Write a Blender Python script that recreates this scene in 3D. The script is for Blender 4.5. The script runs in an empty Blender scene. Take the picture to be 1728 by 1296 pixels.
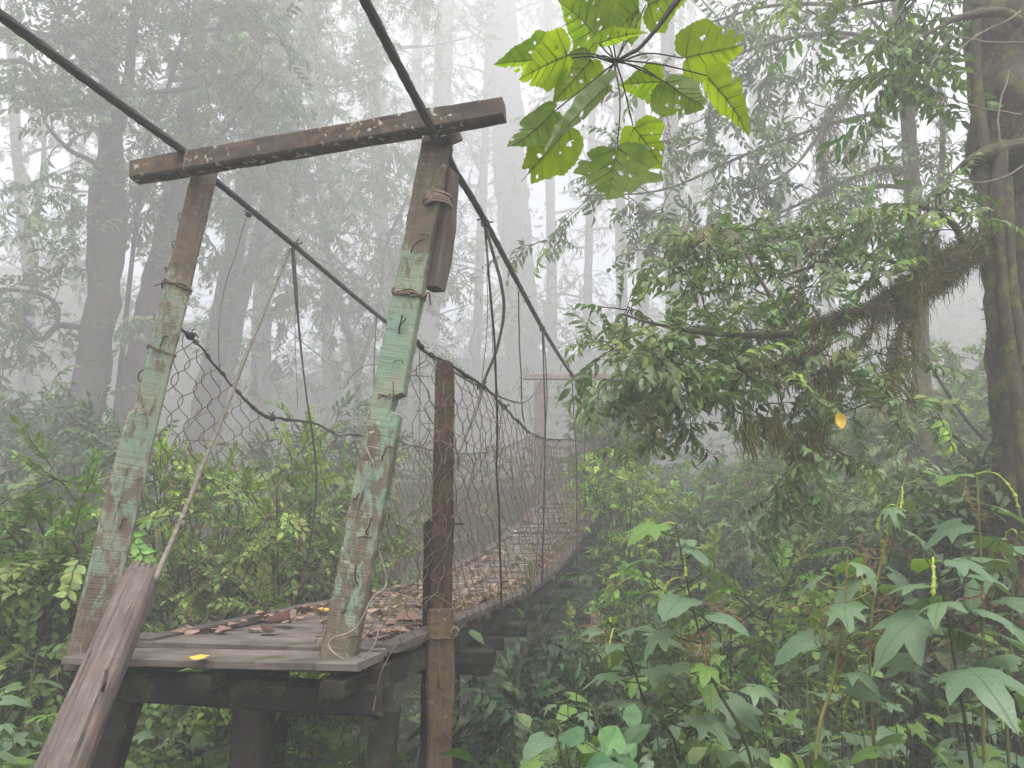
import bpy, math, random
import numpy as np
from mathutils import Matrix, Vector

# ------------------------------------------------------------------ camera, sky, sun, exposure
S = bpy.context.scene
COL = S.collection
EYE = 1.6
PITCH = math.atan(262 / 1300)
FPX = 1300.0
cam_d = bpy.data.cameras.new('camera')
cam_d.sensor_width = 36
cam_d.lens = 36 * FPX / 1728
cam_d.clip_start = 0.05
cam_d.clip_end = 500
cam = bpy.data.objects.new('camera', cam_d)
COL.objects.link(cam)
cam.location = (0, 0, EYE)
cam.rotation_euler = (math.pi / 2 + PITCH, 0, 0)
S.camera = cam

SUN_EL, SUN_AZ = math.radians(66), math.radians(165)     # azimuth from +Y toward +X
W = bpy.data.worlds.new('World')
S.world = W
W.use_nodes = True
nt = W.node_tree
bg = nt.nodes['Background']
sky = nt.nodes.new('ShaderNodeTexSky')
sky.sky_type = 'NISHITA'
sky.sun_disc = False
sky.sun_elevation = SUN_EL
sky.sun_rotation = SUN_AZ
sky.dust_density = 6.0
sky.air_density = 1.0
sky.ozone_density = 1.0
hs = nt.nodes.new('ShaderNodeHueSaturation')             # overcast: the cloud layer greys the sky evenly
hs.inputs['Saturation'].default_value = 0.30
nt.links.new(sky.outputs[0], hs.inputs['Color'])
nt.links.new(hs.outputs[0], bg.inputs['Color'])
bg.inputs['Strength'].default_value = 0.15

sun_d = bpy.data.lights.new('sun', 'SUN')
sun_d.energy = 1.5
sun_d.angle = math.radians(40)
sun_d.color = (1.0, 0.98, 0.96)
sun = bpy.data.objects.new('sun', sun_d)
COL.objects.link(sun)
sd = Vector((math.sin(SUN_AZ) * math.cos(SUN_EL), math.cos(SUN_AZ) * math.cos(SUN_EL), math.sin(SUN_EL)))
sun.rotation_euler = sd.to_track_quat('Z', 'Y').to_euler()

S.view_settings.view_transform = 'Standard'
S.view_settings.look = 'None'
S.view_settings.exposure = 1.45
S.view_settings.gamma = 1
S.view_settings.use_curve_mapping = False
S.cycles.use_denoising = True
S.cycles.max_bounces = 8
S.cycles.diffuse_bounces = 3
S.cycles.glossy_bounces = 2
S.cycles.transmission_bounces = 4
S.cycles.volume_bounces = 4
S.cycles.sample_clamp_indirect = 8
FOG = 0.0148

# ------------------------------------------------------------------ helpers
cp_, sp_ = math.cos(PITCH), math.sin(PITCH)
def P(u, v, Y):
    """point at distance Y in front of the camera position seen at photo coordinates u, v"""
    a = (u - 864) / FPX; b = (648 - v) / FPX
    t = Y / (cp_ - b * sp_)
    return np.array([a * t, Y, EYE + (sp_ + b * cp_) * t])
def PX(w, Y, v=648):
    b = (648 - v) / FPX
    return w / FPX * Y / (cp_ - b * sp_)

def fnoise(p, seed=0, freq=1.0, octaves=3):
    """cheap smooth pseudo noise, p (...,3) -> about -1..1"""
    r = np.random.RandomState(seed + 977)
    p = np.asarray(p, float) * freq
    out = np.zeros(p.shape[:-1]); amp = 1.0; tot = 0
    for o in range(octaves):
        s = np.zeros_like(out)
        for k in range(4):
            d = r.randn(3); d /= np.linalg.norm(d); d *= r.uniform(.7, 1.5)
            s = s + np.sin(p @ d * 2.0 + r.uniform(0, 6.28))
        out += s / 2.4 * amp; tot += amp; amp *= .5; p = p * 2.1
    return out / tot

def unit(v):
    v = np.asarray(v, float); n = np.linalg.norm(v); return v / n if n > 1e-9 else v

def spline(pts, n):
    """Catmull-Rom through pts (rows of any width), n samples"""
    p = np.asarray(pts, float)
    if len(p) == 2:
        t = np.linspace(0, 1, n)[:, None]; return p[0] * (1 - t) + p[1] * t
    q = np.vstack([2 * p[0] - p[1], p, 2 * p[-1] - p[-2]])
    x = np.linspace(0, len(p) - 1 - 1e-9, n); i = x.astype(int); t = (x - i)[:, None]
    a, b, c, d = q[i], q[i + 1], q[i + 2], q[i + 3]
    return .5 * ((2 * b) + (c - a) * t + (2 * a - 5 * b + 4 * c - d) * t ** 2 + (3 * b - a - 3 * c + d) * t ** 3)

class Geo:
    """collects vertices, faces (tri or quad), uvs per face corner and colours per vertex"""
    def __init__(s):
        s.v = []; s.f = []; s.uv = []; s.c = []; s.n = 0; s.hasuv = False; s.hasc = False
    def add(s, v, f, uv=None, c=None):
        v = np.asarray(v, float).reshape(-1, 3); f = np.asarray(f, int)
        s.v.append(v); s.f.append(f + s.n); s.n += len(v)
        if uv is None: uv = np.zeros((f.size, 2))
        else: s.hasuv = True
        s.uv.append(np.asarray(uv, float).reshape(-1, 2))
        if c is None: c = np.ones((len(v), 3)) * .5
        else: s.hasc = True; c = np.broadcast_to(np.asarray(c, float), (len(v), 3))
        s.c.append(c)
        return s
    def loft(s, rings, cap=True, uvs=(1., 1.), c=None):
        """rings (n,k,3) closed loops"""
        R = np.asarray(rings, float); n, k, _ = R.shape
        i = np.arange(n - 1)[:, None]; j = np.arange(k)[None, :]
        a = i * k + j; b = i * k + (j + 1) % k
        f = np.stack([a, b, b + k, a + k], -1).reshape(-1, 4)
        cen = R.mean(1)
        L = np.concatenate([[0], np.cumsum(np.linalg.norm(np.diff(cen, axis=0), axis=1))])
        m = R[n // 2]; e = np.linalg.norm(np.roll(m, -1, 0) - m, axis=1); V = np.concatenate([[0], np.cumsum(e)])
        u0 = np.broadcast_to(L[:-1, None], (n - 1, k)); u1 = np.broadcast_to(L[1:, None], (n - 1, k))
        v0 = np.broadcast_to(V[None, :-1], (n - 1, k)); v1 = np.broadcast_to(V[None, 1:], (n - 1, k))
        uv = np.stack([np.stack([u0, v0], -1), np.stack([u0, v1], -1), np.stack([u1, v1], -1), np.stack([u1, v0], -1)], 2).reshape(-1, 2)
        s.add(R.reshape(-1, 3), f, uv * np.array(uvs), c)
        if cap:
            for r, fl in ((R[0], True), (R[-1], False)):
                ce = r.mean(0); v = np.vstack([r, ce]); jj = np.arange(k)
                tri = np.stack([jj, (jj + 1) % k, np.full(k, k)], -1)
                if fl: tri = tri[:, ::-1]
                uvc = ((v - ce) @ np.random.RandomState(3).randn(3, 2))[tri.reshape(-1)]
                s.add(v, tri, uvc, c)
        return s
    def tube(s, pts, r, sides=6, cap=True, c=None, lobes=0, lobe=0.0, twist=0.0, jitter=0.0, seed=0):
        p = np.asarray(pts, float); n = len(p)
        r = np.broadcast_to(np.asarray(r, float), (n,))
        t = np.gradient(p, axis=0); t /= np.maximum(np.linalg.norm(t, axis=1, keepdims=True), 1e-9)
        up = np.array([0, 0, 1.]) if abs(t[0][2]) < .9 else np.array([1., 0, 0])
        a = np.zeros((n, 3)); b = np.zeros((n, 3))
        cur = unit(np.cross(t[0], up))
        for i in range(n):
            cur = cur - t[i] * (cur @ t[i]); cur = unit(cur); a[i] = cur; b[i] = np.cross(t[i], cur)
        th = np.linspace(0, 2 * np.pi, sides, endpoint=False)[None, :] + np.zeros((n, 1))
        rr = r[:, None] * np.ones((1, sides))
        if lobes:
            L = np.concatenate([[0], np.cumsum(np.linalg.norm(np.diff(p, axis=0), axis=1))])
            rr = rr * (1 + lobe * np.cos(lobes * th + twist * L[:, None]))
        ring = p[:, None] + a[:, None] * (np.cos(th) * rr)[..., None] + b[:, None] * (np.sin(th) * rr)[..., None]
        if jitter:
            ring = ring + (ring - p[:, None]) * (jitter * fnoise(ring, seed, 6.0))[..., None]
        return s.loft(ring, cap, (1, 1), c)

ORG = {}
def build_mesh(name, g, mat, smooth=True, off=(0, 0, 0)):
    v = np.vstack(g.v) - np.asarray(off, float)
    me = bpy.data.meshes.new(name)
    me.vertices.add(len(v)); me.vertices.foreach_set('co', v.astype(np.float32).ravel())
    fl = [f.ravel() for f in g.f]
    tot = np.concatenate([np.full(len(f), f.shape[1]) for f in g.f])
    lp = np.concatenate(fl)
    me.loops.add(len(lp)); me.loops.foreach_set('vertex_index', lp.astype(np.int32))
    st = np.concatenate([[0], np.cumsum(tot)[:-1]])
    me.polygons.add(len(tot)); me.polygons.foreach_set('loop_start', st.astype(np.int32))
    me.polygons.foreach_set('use_smooth', np.full(len(tot), smooth))
    if g.hasuv:
        u = me.uv_layers.new(name='UVMap'); u.data.foreach_set('uv', np.vstack(g.uv).astype(np.float32).ravel())
    if g.hasc:
        ca = me.attributes.new('Col', 'FLOAT_COLOR', 'POINT')
        cc = np.vstack(g.c); cc = np.hstack([np.clip(cc, 0, 1), np.ones((len(cc), 1))])
        ca.data.foreach_set('color', cc.astype(np.float32).ravel())
    me.update(calc_edges=True)
    me.materials.append(mat)
    return me

def tag(o, label=None, cat=None, group=None, kind=None):
    if label: o['label'] = label
    if cat: o['category'] = cat
    if group: o['group'] = group
    if kind: o['kind'] = kind
    return o
def link(o, parent=None, world=(0, 0, 0)):
    COL.objects.link(o); w = np.asarray(world, float)
    if parent is not None:
        o.parent = parent; o.location = w - ORG[parent.name]
    else: o.location = w
    ORG[o.name] = w
    return o
def thing(name, loc, label, cat, group=None):
    o = bpy.data.objects.new(name, None); o.empty_display_size = .2
    return tag(link(o, None, loc), label, cat, group)
def part(name, g, mat, parent=None, smooth=True, at=None, kind=None):
    if at is None: at = np.vstack(g.v).mean(0)
    o = bpy.data.objects.new(name, build_mesh(name, g, mat, smooth, at))
    link(o, parent, at)
    if kind: o['kind'] = kind
    return o
def inst(name, me, parent, loc, R3=None, scale=1.0):
    o = bpy.data.objects.new(name, me); link(o, parent, loc)
    if R3 is not None:
        m = Matrix([list(r) for r in R3]); o.rotation_euler = m.to_euler()
    o.scale = (scale,) * 3 if np.isscalar(scale) else tuple(scale)
    return o
def frame(x, up):
    """columns: x axis, y axis, z axis (z closest to up)"""
    x = unit(x); y = unit(np.cross(up, x)); z = np.cross(x, y); return np.stack([x, y, z], 1)

# ------------------------------------------------------------------ materials
class NT:
    def __init__(s, name):
        s.m = bpy.data.materials.new(name); s.m.use_nodes = True; s.t = s.m.node_tree; s.b = s.t.nodes['Principled BSDF']
        s.out = s.t.nodes['Material Output']
    def n(s, typ, **kw):
        d = s.t.nodes.new(typ)
        for k, v in kw.items():
            if k in d.inputs: d.inputs[k].default_value = v
            else: setattr(d, k, v)
        return d
    def l(s, a, b): s.t.links.new(a, b)
    def mapping(s, src, scale):
        m = s.n('ShaderNodeMapping'); m.inputs['Scale'].default_value = scale; s.l(src, m.inputs['Vector']); return m.outputs[0]
    def noise(s, vec, scale, detail=4, rough=.6, dist=0):
        d = s.n('ShaderNodeTexNoise'); d.inputs['Scale'].default_value = scale; d.inputs['Detail'].default_value = detail
        d.inputs['Roughness'].default_value = rough; d.inputs['Distortion'].default_value = dist
        s.l(vec, d.inputs['Vector']); return d.outputs['Fac']
    def ramp(s, fac, stops):
        r = s.n('ShaderNodeValToRGB'); e = r.color_ramp.elements
        while len(e) < len(stops): e.new(.5)
        for x, (p, c) in zip(e, stops):
            x.position = p; x.color = (*c, 1) if not np.isscalar(c) else (c, c, c, 1)
        s.l(fac, r.inputs[0]); return r.outputs[0]
    def mix(s, fac, a, b, mode='MIX'):
        m = s.n('ShaderNodeMix', data_type='RGBA', blend_type=mode)
        for x, i in ((fac, 0), (a, 6), (b, 7)):
            if hasattr(x, 'links'): s.l(x, m.inputs[i])
            elif np.isscalar(x): m.inputs[i].default_value = x
            else: m.inputs[i].default_value = (*x, 1)
        return m.outputs[2]
    def math(s, op, a, b=0.0, clamp=False):
        m = s.n('ShaderNodeMath', operation=op, use_clamp=clamp)
        for x, i in ((a, 0), (b, 1)):
            if hasattr(x, 'links'): s.l(x, m.inputs[i])
            else: m.inputs[i].default_value = x
        return m.outputs[0]
    def bump(s, h, strength=.5, dist=.01):
        b = s.n('ShaderNodeBump'); b.inputs['Strength'].default_value = strength; b.inputs['Distance'].default_value = dist
        s.l(h, b.inputs['Height']); s.l(b.outputs[0], s.b.inputs['Normal']); return b

def wood(name, dark, light, grain=45., cross=None, paint=None, lichen=0., moss=0., red=None, rough=.85, mosscol=(.035, .045, .012), bump=.6):
    k = NT(name)
    uv = k.n('ShaderNodeUVMap').outputs[0]
    ob = k.n('ShaderNodeTexCoord').outputs['Object']
    g = k.noise(k.mapping(uv, (4.5, grain, 1)), 1.0, 8, .72, .5)
    big = k.noise(ob, 3.5, 4, .6)
    col = k.ramp(g, ((.25, dark), (.75, light)))
    col = k.mix(k.ramp(big, ((.35, 0.), (.7, .75))), col, tuple(.55 * x for x in dark))
    ck = k.ramp(k.noise(k.mapping(uv, (3.0, grain * 1.7, 1)), 1.0, 4, .6, .6), ((.30, 1.), (.37, 0.)))
    col = k.mix(k.math('MULTIPLY', ck, .8), col, tuple(.18 * x for x in dark))
    h = k.math('SUBTRACT', g, ck)
    if red:
        rn = k.noise(ob, 7., 5, .7, .5)
        col = k.mix(k.ramp(rn, ((.5, 0.), (.62, 1.))), col, red)
    if cross:                                              # saw marks across the board
        cr = k.noise(k.mapping(uv, (cross, 5., 1)), 1.0, 3, .6)
        h = k.math('ADD', h, k.math('MULTIPLY', cr, 1.3))
        col = k.mix(k.ramp(cr, ((.35, .75), (.55, 0.))), col, tuple(.35 * x for x in light))
    if paint:
        pn = k.noise(k.mapping(ob, (20, 20, 8)), 1.0, 7, .75, .5)
        zc = k.n('ShaderNodeSeparateXYZ'); k.l(uv, zc.inputs[0])
        rng = k.n('ShaderNodeValToRGB'); e = rng.color_ramp.elements
        while len(e) < len(paint['band']): e.new(.5)
        for x, (p, c) in zip(e, paint['band']): x.position = p; x.color = (c, c, c, 1)
        k.l(k.math('DIVIDE', zc.outputs[0], paint['len']), rng.inputs[0])
        f = k.math('ADD', pn, k.math('SUBTRACT', rng.outputs[0], .5))
        f = k.ramp(f, ((.47, 0.), (.54, .92)))
        if cross: f = k.math('MULTIPLY', f, k.ramp(cr, ((.3, .25), (.5, 1.))))
        pc = k.mix(k.ramp(k.noise(ob, 5., 3), ((.4, 0.), (.6, 1.))), paint['c1'], paint['c2'])
        col = k.mix(f, col, pc)
    if lichen:
        vo = k.noise(ob, 30., 3, .5); v2 = k.noise(ob, 2.2, 3)
        lf = k.math('MULTIPLY', k.ramp(vo, ((.69 - .14 * lichen, 0.), (.72 - .14 * lichen, 1.))), k.ramp(v2, ((.49, .0), (.58, 1.))))
        col = k.mix(lf, col, k.mix(k.noise(ob, 40.), (.36, .345, .29), (.28, .30, .20)))
    if moss:
        mn = k.noise(ob, 6., 6, .7); mf = k.ramp(mn, ((.62 - .25 * moss, 0.), (.72 - .25 * moss, 1.)))
        mc = k.mix(k.noise(ob, 60., 3), tuple(.5 * x for x in mosscol), tuple(2.0 * x for x in mosscol))
        col = k.mix(mf, col, mc)
        h = k.math('ADD', h, k.math('MULTIPLY', mf, k.noise(ob, 90., 3)))
    k.l(col, k.b.inputs['Base Color']); k.b.inputs['Roughness'].default_value = rough
    k.b.inputs['Specular IOR Level'].default_value = .25
    k.bump(h, bump, .006)
    return k.m

GREEN = dict(c1=(.17, .28, .205), c2=(.23, .265, .19))
M = {}
GREEN_L = dict(c1=(.175, .265, .20), c2=(.23, .255, .185))
M['post_left'] = wood('weathered_green_post', (.10, .075, .055), (.27, .215, .165), 30., 150., paint=dict(len=2.6, band=((0., .40), (.2, .50), (.48, .56), (.72, .53), (.8, .2)), **GREEN_L), lichen=.3, red=(.15, .11, .085))
M['post_right'] = wood('weathered_green_post_worn', (.09, .07, .05), (.26, .22, .16), 30., 140., paint=dict(len=2.5, band=((0., .36), (.1, .47), (.38, .50), (.55, .68), (.76, .53), (.82, .05)), **GREEN), lichen=.4, red=(.13, .10, .075))
M['beam'] = wood('dark_lichen_beam', (.036, .030, .026), (.125, .10, .082), 40., None, lichen=.6, red=(.11, .072, .048))
M['board'] = wood('brown_board', (.06, .046, .038), (.20, .155, .13), 45.)
M['plank'] = wood('grey_deck_plank', (.065, .054, .048), (.24, .20, .175), 35., moss=.16, bump=.5)
M['under'] = wood('shade_dark_timber', (.008, .007, .006), (.034, .029, .025), 30., moss=.35)  # shade under the deck is put into this near-black timber colour
M['joist'] = wood('joist_end', (.05, .042, .038), (.13, .11, .10), 30., moss=.15)
M['log'] = wood('silvered_log', (.045, .036, .033), (.25, .205, .185), 55., None, red=(.15, .105, .085), bump=1.0)
M['mossy'] = wood('mossy_rotten_post', (.018, .011, .008), (.085, .045, .030), 40., None, moss=.40, red=(.115, .052, .036), mosscol=(.055, .055, .012), bump=1.0)
M['splice'] = wood('splice_post', (.045, .030, .022), (.16, .105, .075), 40., None, lichen=.5, moss=.35, red=(.12, .075, .04), mosscol=(.085, .065, .015), bump=.8)
M['farwood'] = wood('haze_paled_timber', (.17, .125, .105), (.34, .27, .235), 30.)  # wood colour made paler so the far gate blends into the haze
M['bark'] = wood('bark', (.030, .026, .021), (.105, .09, .075), 14., None, lichen=.3, moss=.3, bump=1.0)
M['bark_red'] = wood('bark_reddish', (.045, .030, .026), (.13, .09, .08), 14., None, lichen=.5, moss=.2, bump=1.0)
M['bark_moss'] = wood('bark_mossy', (.030, .025, .018), (.12, .10, .07), 20., None, moss=.5, mosscol=(.085, .085, .022), bump=1.0)

def simple(name, col, rough=.6, metal=0., var=.35, scale=20., spec=.3):
    k = NT(name); ob = k.n('ShaderNodeTexCoord').outputs['Object']
    n = k.noise(ob, scale, 4)
    c = k.ramp(n, ((.3, tuple((1 - var) * x for x in col)), (.7, tuple((1 + var) * x for x in col))))
    k.l(c, k.b.inputs['Base Color']); k.b.inputs['Roughness'].default_value = rough; k.b.inputs['Metallic'].default_value = metal
    k.b.inputs['Specular IOR Level'].default_value = spec
    k.bump(n, .3, .003)
    return k.m
M['cable'] = simple('steel_cable', (.024, .022, .021), .55, .0, .4, 60., .5)
M['rope'] = simple('grey_cord', (.15, .135, .11), .8, 0, .4, 40.)
M['wire'] = simple('rusty_wire', (.12, .083, .058), .6, .0, .5, 12.)
M['wire_pale'] = simple('galvanised_wire', (.22, .20, .17), .5, .0, .4, 15.)
M['rust'] = simple('rusted_iron', (.030, .020, .015), .7, 0, .5, 50.)
M['bind'] = simple('bark_binding', (.19, .14, .11), .9, 0, .4, 60.)
M['moss'] = simple('hanging_moss', (.115, .112, .038), .95, 0, .6, 14., .05)
M['stem'] = simple('green_stem', (.085, .11, .03), .7, 0, .3, 10.)
M['stem_dark'] = simple('dark_stem', (.035, .04, .018), .7, 0, .4, 10.)
M['stem_olive'] = simple('olive_stem', (.16, .15, .045), .7, 0, .3, 10.)
M['spike'] = simple('flower_spike', (.26, .31, .06), .8, 0, .35, 60.)
M['panicle'] = simple('dry_panicle', (.24, .13, .075), .85, 0, .4, 30.)

def foliage_mat(name, trans=.3, rough=.5):
    k = NT(name)
    at = k.n('ShaderNodeAttribute', attribute_name='Col')
    ob = k.n('ShaderNodeTexCoord').outputs['Object']
    n = k.noise(ob, 30., 2)
    c = k.mix(1.0, at.outputs['Color'], k.ramp(n, ((.3, .75), (.7, 1.2))), 'MULTIPLY')
    k.l(c, k.b.inputs['Base Color']); k.b.inputs['Roughness'].default_value = rough
    k.b.inputs['Specular IOR Level'].default_value = .3
    tr = k.n('ShaderNodeBsdfTranslucent'); k.l(k.mix(1.0, c, (1.1, 1.35, .5), 'MULTIPLY'), tr.inputs['Color'])
    mx = k.n('ShaderNodeMixShader'); mx.inputs[0].default_value = trans
    k.l(k.b.outputs[0], mx.inputs[1]); k.l(tr.outputs[0], mx.inputs[2]); k.l(mx.outputs[0], k.out.inputs['Surface'])
    return k.m
M['leaf'] = foliage_mat('small_leaves')

def big_leaf_mat(name, c1, c2, under, trans, rough=.45, tcol=(1.2, 1.3, .35), spots=0.):
    """a large leaf: UV.x runs along the midrib, UV.y across; paler underside; side veins as fine relief"""
    k = NT(name)
    uv = k.n('ShaderNodeUVMap').outputs[0]
    inf = k.n('ShaderNodeObjectInfo').outputs['Random']
    ob = k.n('ShaderNodeTexCoord').outputs['Object']
    n = k.noise(ob, 18., 4)
    c = k.mix(inf, c1, c2)
    c = k.mix(k.ramp(n, ((.35, 0.), (.7, .5))), c, tuple(1.5 * x for x in c2))
    if spots:
        sn = k.noise(ob, 55., 3); c = k.mix(k.ramp(sn, ((.62, 0.), (.7, spots))), c, (.20, .22, .07))
    sx = k.n('ShaderNodeSeparateXYZ'); k.l(uv, sx.inputs[0])
    ay = k.math('ABSOLUTE', sx.outputs[1])
    ph = k.math('SUBTRACT', sx.outputs[0], k.math('MULTIPLY', ay, .75))
    w = k.math('SINE', k.math('MULTIPLY', ph, 44.))
    vein = k.ramp(w, ((.86, 0.), (.99, 1.)))
    mid = k.ramp(ay, ((.0, 1.), (.022, 0.)))
    vf = k.math('MAXIMUM', k.math('MULTIPLY', vein, .12), mid)
    c = k.mix(k.math('MULTIPLY', vf, .55), c, tuple(.45 * x for x in c1))
    geo = k.n('ShaderNodeNewGeometry').outputs['Backfacing']
    cu = k.mix(geo, c, k.mix(.75, c, under))
    k.l(cu, k.b.inputs['Base Color']); k.b.inputs['Roughness'].default_value = rough
    k.b.inputs['Specular IOR Level'].default_value = .35
    k.bump(k.math('SUBTRACT', k.math('MULTIPLY', n, .3), vf), .35, .004)
    tr = k.n('ShaderNodeBsdfTranslucent'); k.l(k.mix(1.0, c, tcol, 'MULTIPLY'), tr.inputs['Color'])
    mx = k.n('ShaderNodeMixShader'); mx.inputs[0].default_value = trans
    k.l(k.b.outputs[0], mx.inputs[1]); k.l(tr.outputs[0], mx.inputs[2]); k.l(mx.outputs[0], k.out.inputs['Surface'])
    return k.m
M['broad'] = big_leaf_mat('broad_leaf', (.085, .17, .014), (.21, .28, .018), (.16, .23, .05), .74, tcol=(1.65, 1.65, .38))
M['broad_silver'] = big_leaf_mat('silver_backed_leaf', (.30, .33, .29), (.34, .37, .33), (.12, .2, .03), .2)
M['nettle'] = big_leaf_mat('nettle_leaf', (.082, .142, .082), (.12, .185, .095), (.16, .20, .13), .30, .42, (1.2, 1.3, .5), .35)
M['nettle_light'] = big_leaf_mat('young_nettle_leaf', (.10, .19, .04), (.14, .23, .05), (.18, .22, .12), .35, .42)
def dead_mat(name, a, b):
    k = NT(name); inf = k.n('ShaderNodeObjectInfo').outputs['Random']; ob = k.n('ShaderNodeTexCoord').outputs['Object']
    n = k.noise(ob, 35., 4)
    c = k.mix(k.math('ADD', k.math('MULTIPLY', inf, .7), k.math('MULTIPLY', n, .4), True), a, b)
    k.l(c, k.b.inputs['Base Color']); k.b.inputs['Roughness'].default_value = .75; k.bump(n, .5, .004)
    return k.m
M['dead'] = dead_mat('dead_leaf', (.13, .068, .050), (.30, .20, .155))
M['yellow'] = dead_mat('yellow_leaf', (.42, .23, .02), (.60, .42, .04))
def ground_mat():
    k = NT('forest_floor'); ob = k.n('ShaderNodeTexCoord').outputs['Object']
    n = k.noise(ob, 1.2, 6, .7); m = k.noise(ob, 14., 5, .7)
    c = k.ramp(m, ((.3, (.018, .014, .009)), (.55, (.045, .034, .02)), (.75, (.07, .052, .03))))
    c = k.mix(k.ramp(n, ((.4, 0.), (.6, .8))), c, (.022, .035, .012))
    k.l(c, k.b.inputs['Base Color']); k.b.inputs['Roughness'].default_value = .95; k.bump(m, 1., .05)
    return k.m
M['ground'] = ground_mat()

# ------------------------------------------------------------------ terrain
def sst(a, b, x):
    t = np.clip((np.asarray(x, float) - a) / (b - a), 0, 1); return t * t * (3 - 2 * t)
def ground_z(x, y):
    x = np.asarray(x, float); y = np.asarray(y, float)
    g = sst(3.0, 7.5, y + .25 * x) * (1 - sst(12.5, 18, y))
    bank = sst(1.2, 4.2, x - .12 * (y - 4))
    z = -3.0 * g * (1 - .72 * bank)
    z = z + 2.9 * sst(12.5, 19, y) * (1 - .5 * sst(4, 14, -x)) + .9 * sst(3, 9, x)
    z = z + .05 * np.maximum(y - 18, 0) + .9 * sst(4, 14, -y)
    z = z + 13 * sst(34, 74, y) + 10 * sst(20, 46, np.abs(x)) * sst(5, 25, y)  # added far hill that blocks the bright sky at the horizon
    return z + .12 * fnoise(np.stack([x, y, 0 * x], -1), 5, .6)
def GZ(x, y): return float(ground_z(np.array(x), np.array(y)))
n = 190
gx, gy = np.meshgrid(np.linspace(-48, 48, n), np.linspace(-16, 75, n))
G = Geo(); idx = np.arange(n * n).reshape(n, n)
G.add(np.stack([gx, gy, ground_z(gx, gy)], -1).reshape(-1, 3), np.stack([idx[:-1, :-1], idx[:-1, 1:], idx[1:, 1:], idx[1:, :-1]], -1).reshape(-1, 4))
tag(part('ground', G, M['ground'], at=(0, 0, 0)), kind='structure')

# ------------------------------------------------------------------ bridge geometry
KX = 0.21
ZD = np.array([(3.0, -.55), (3.4, -.54), (5.45, -.515), (7.25, -.47), (9.7, -.20), (12.6, .38), (15.2, .95), (17.4, 1.42), (19, 1.6)])
PHI = math.atan(KX)
AX = np.array([math.sin(PHI), math.cos(PHI), 0]); NX = np.array([math.cos(PHI), -math.sin(PHI), 0])
HW = .64
_zs = spline(ZD, 200)
def NARROW(Y): return 1 - .18 * float(sst(5, 12, Y))
def deck(Y, o=0., dz=0.):
    xr = -.60 + KX * (Y - 3.4)                     # right edge
    f = NARROW(Y)
    c = np.array([xr, Y, EYE + np.interp(Y, _zs[:, 0], _zs[:, 1])]) - NX * HW * f
    return c + NX * o * f + np.array([0, 0, dz])

def beam(p0, p1, w, d, up, rows=14, ch=.12, seed=0, rough=.004, wl=None, wr=None, df=None, db=None):
    """squared timber from p0 to p1; w across (side axis), d along the facing axis up; optional per-row half sizes"""
    p0 = np.asarray(p0, float); p1 = np.asarray(p1, float)
    x = unit(p1 - p0); z = unit(np.asarray(up) - x * (np.asarray(up) @ x)); y = np.cross(z, x)
    t = np.linspace(0, 1, rows) if np.isscalar(rows) else np.asarray(rows, float)
    n = len(t)
    L = np.full(n, w / 2) if wl is None else np.interp(t, *wl)
    R = np.full(n, w / 2) if wr is None else np.interp(t, *wr)
    F = np.full(n, d / 2) if df is None else np.interp(t, *df)
    B = np.full(n, d / 2) if db is None else np.interp(t, *db)
    c = ch * min(w, d)
    yy = np.stack([-L + c, 0 * L, R - c, R, R, R, R - c, 0 * L, -L + c, -L, -L, -L], 1)
    zz = np.stack([F, F, F, F - c, 0 * F, -B + c, -B, -B, -B, -B + c, 0 * F, F - c], 1)
    ring = (p0 + np.outer(t, p1 - p0))[:, None] + yy[..., None] * y + zz[..., None] * z
    nn = fnoise(ring, seed, 5., 3)[..., None]; n2 = fnoise(ring, seed + 9, 23., 2)[..., None]
    dv = ring - (p0 + np.outer(t, p1 - p0))[:, None]; dv /= np.maximum(np.linalg.norm(dv, axis=-1, keepdims=True), 1e-6)
    return ring + dv * (nn * rough + n2 * rough * .5)

base = deck(3.42)
BR = thing('suspension_bridge', base, 'old wooden plank suspension bridge with wire netting sides climbing into the fog', 'bridge')
rs = np.random.RandomState(4)
# planks
pm = []
for kx in range(6):
    g = Geo(); wd = [.20, .17, .22, .19, .16, .21][kx]
    g.loft(beam((-HW - .0, 0, 0), (HW, 0, 0), wd, .035, (0, 0, 1), 16, .12, 40 + kx, .004)); pm.append((build_mesh('plank', g, M['plank'], False), wd))
y = 3.28; k = 0
while y < 17.0:
    me, wd = pm[rs.randint(6)] if k > 2 else (pm[2] if k != 1 else pm[5])
    sc = 1.35 if k < 3 else (1.0 if k < 7 else .72)
    wd = wd * sc
    c = deck(y + wd / 2, 0, .0175 + (0.03 if k == 1 else 0) + rs.uniform(-.006, .006)); d2 = deck(y + wd / 2 + .1) - deck(y + wd / 2 - .1)
    zz = np.cross(NX, unit(d2)); zz = zz if zz[2] > 0 else -zz
    R = frame(NX + AX * rs.uniform(-.02, .02) + np.array([0, 0, rs.uniform(-.012, .012)]), zz)
    if rs.rand() > .06 or k < 8:
        o = inst('plank', me, BR, c + NX * (rs.uniform(-.03, .03) - (.07 if k < 2 else 0)), R, (rs.uniform(.96, 1.03) * NARROW(y) + (.11 if k < 2 else 0), sc, 1.0))
    y += wd * .985 + (rs.uniform(.012, .03) if k < 7 else rs.uniform(.025, .055)); k += 1
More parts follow.
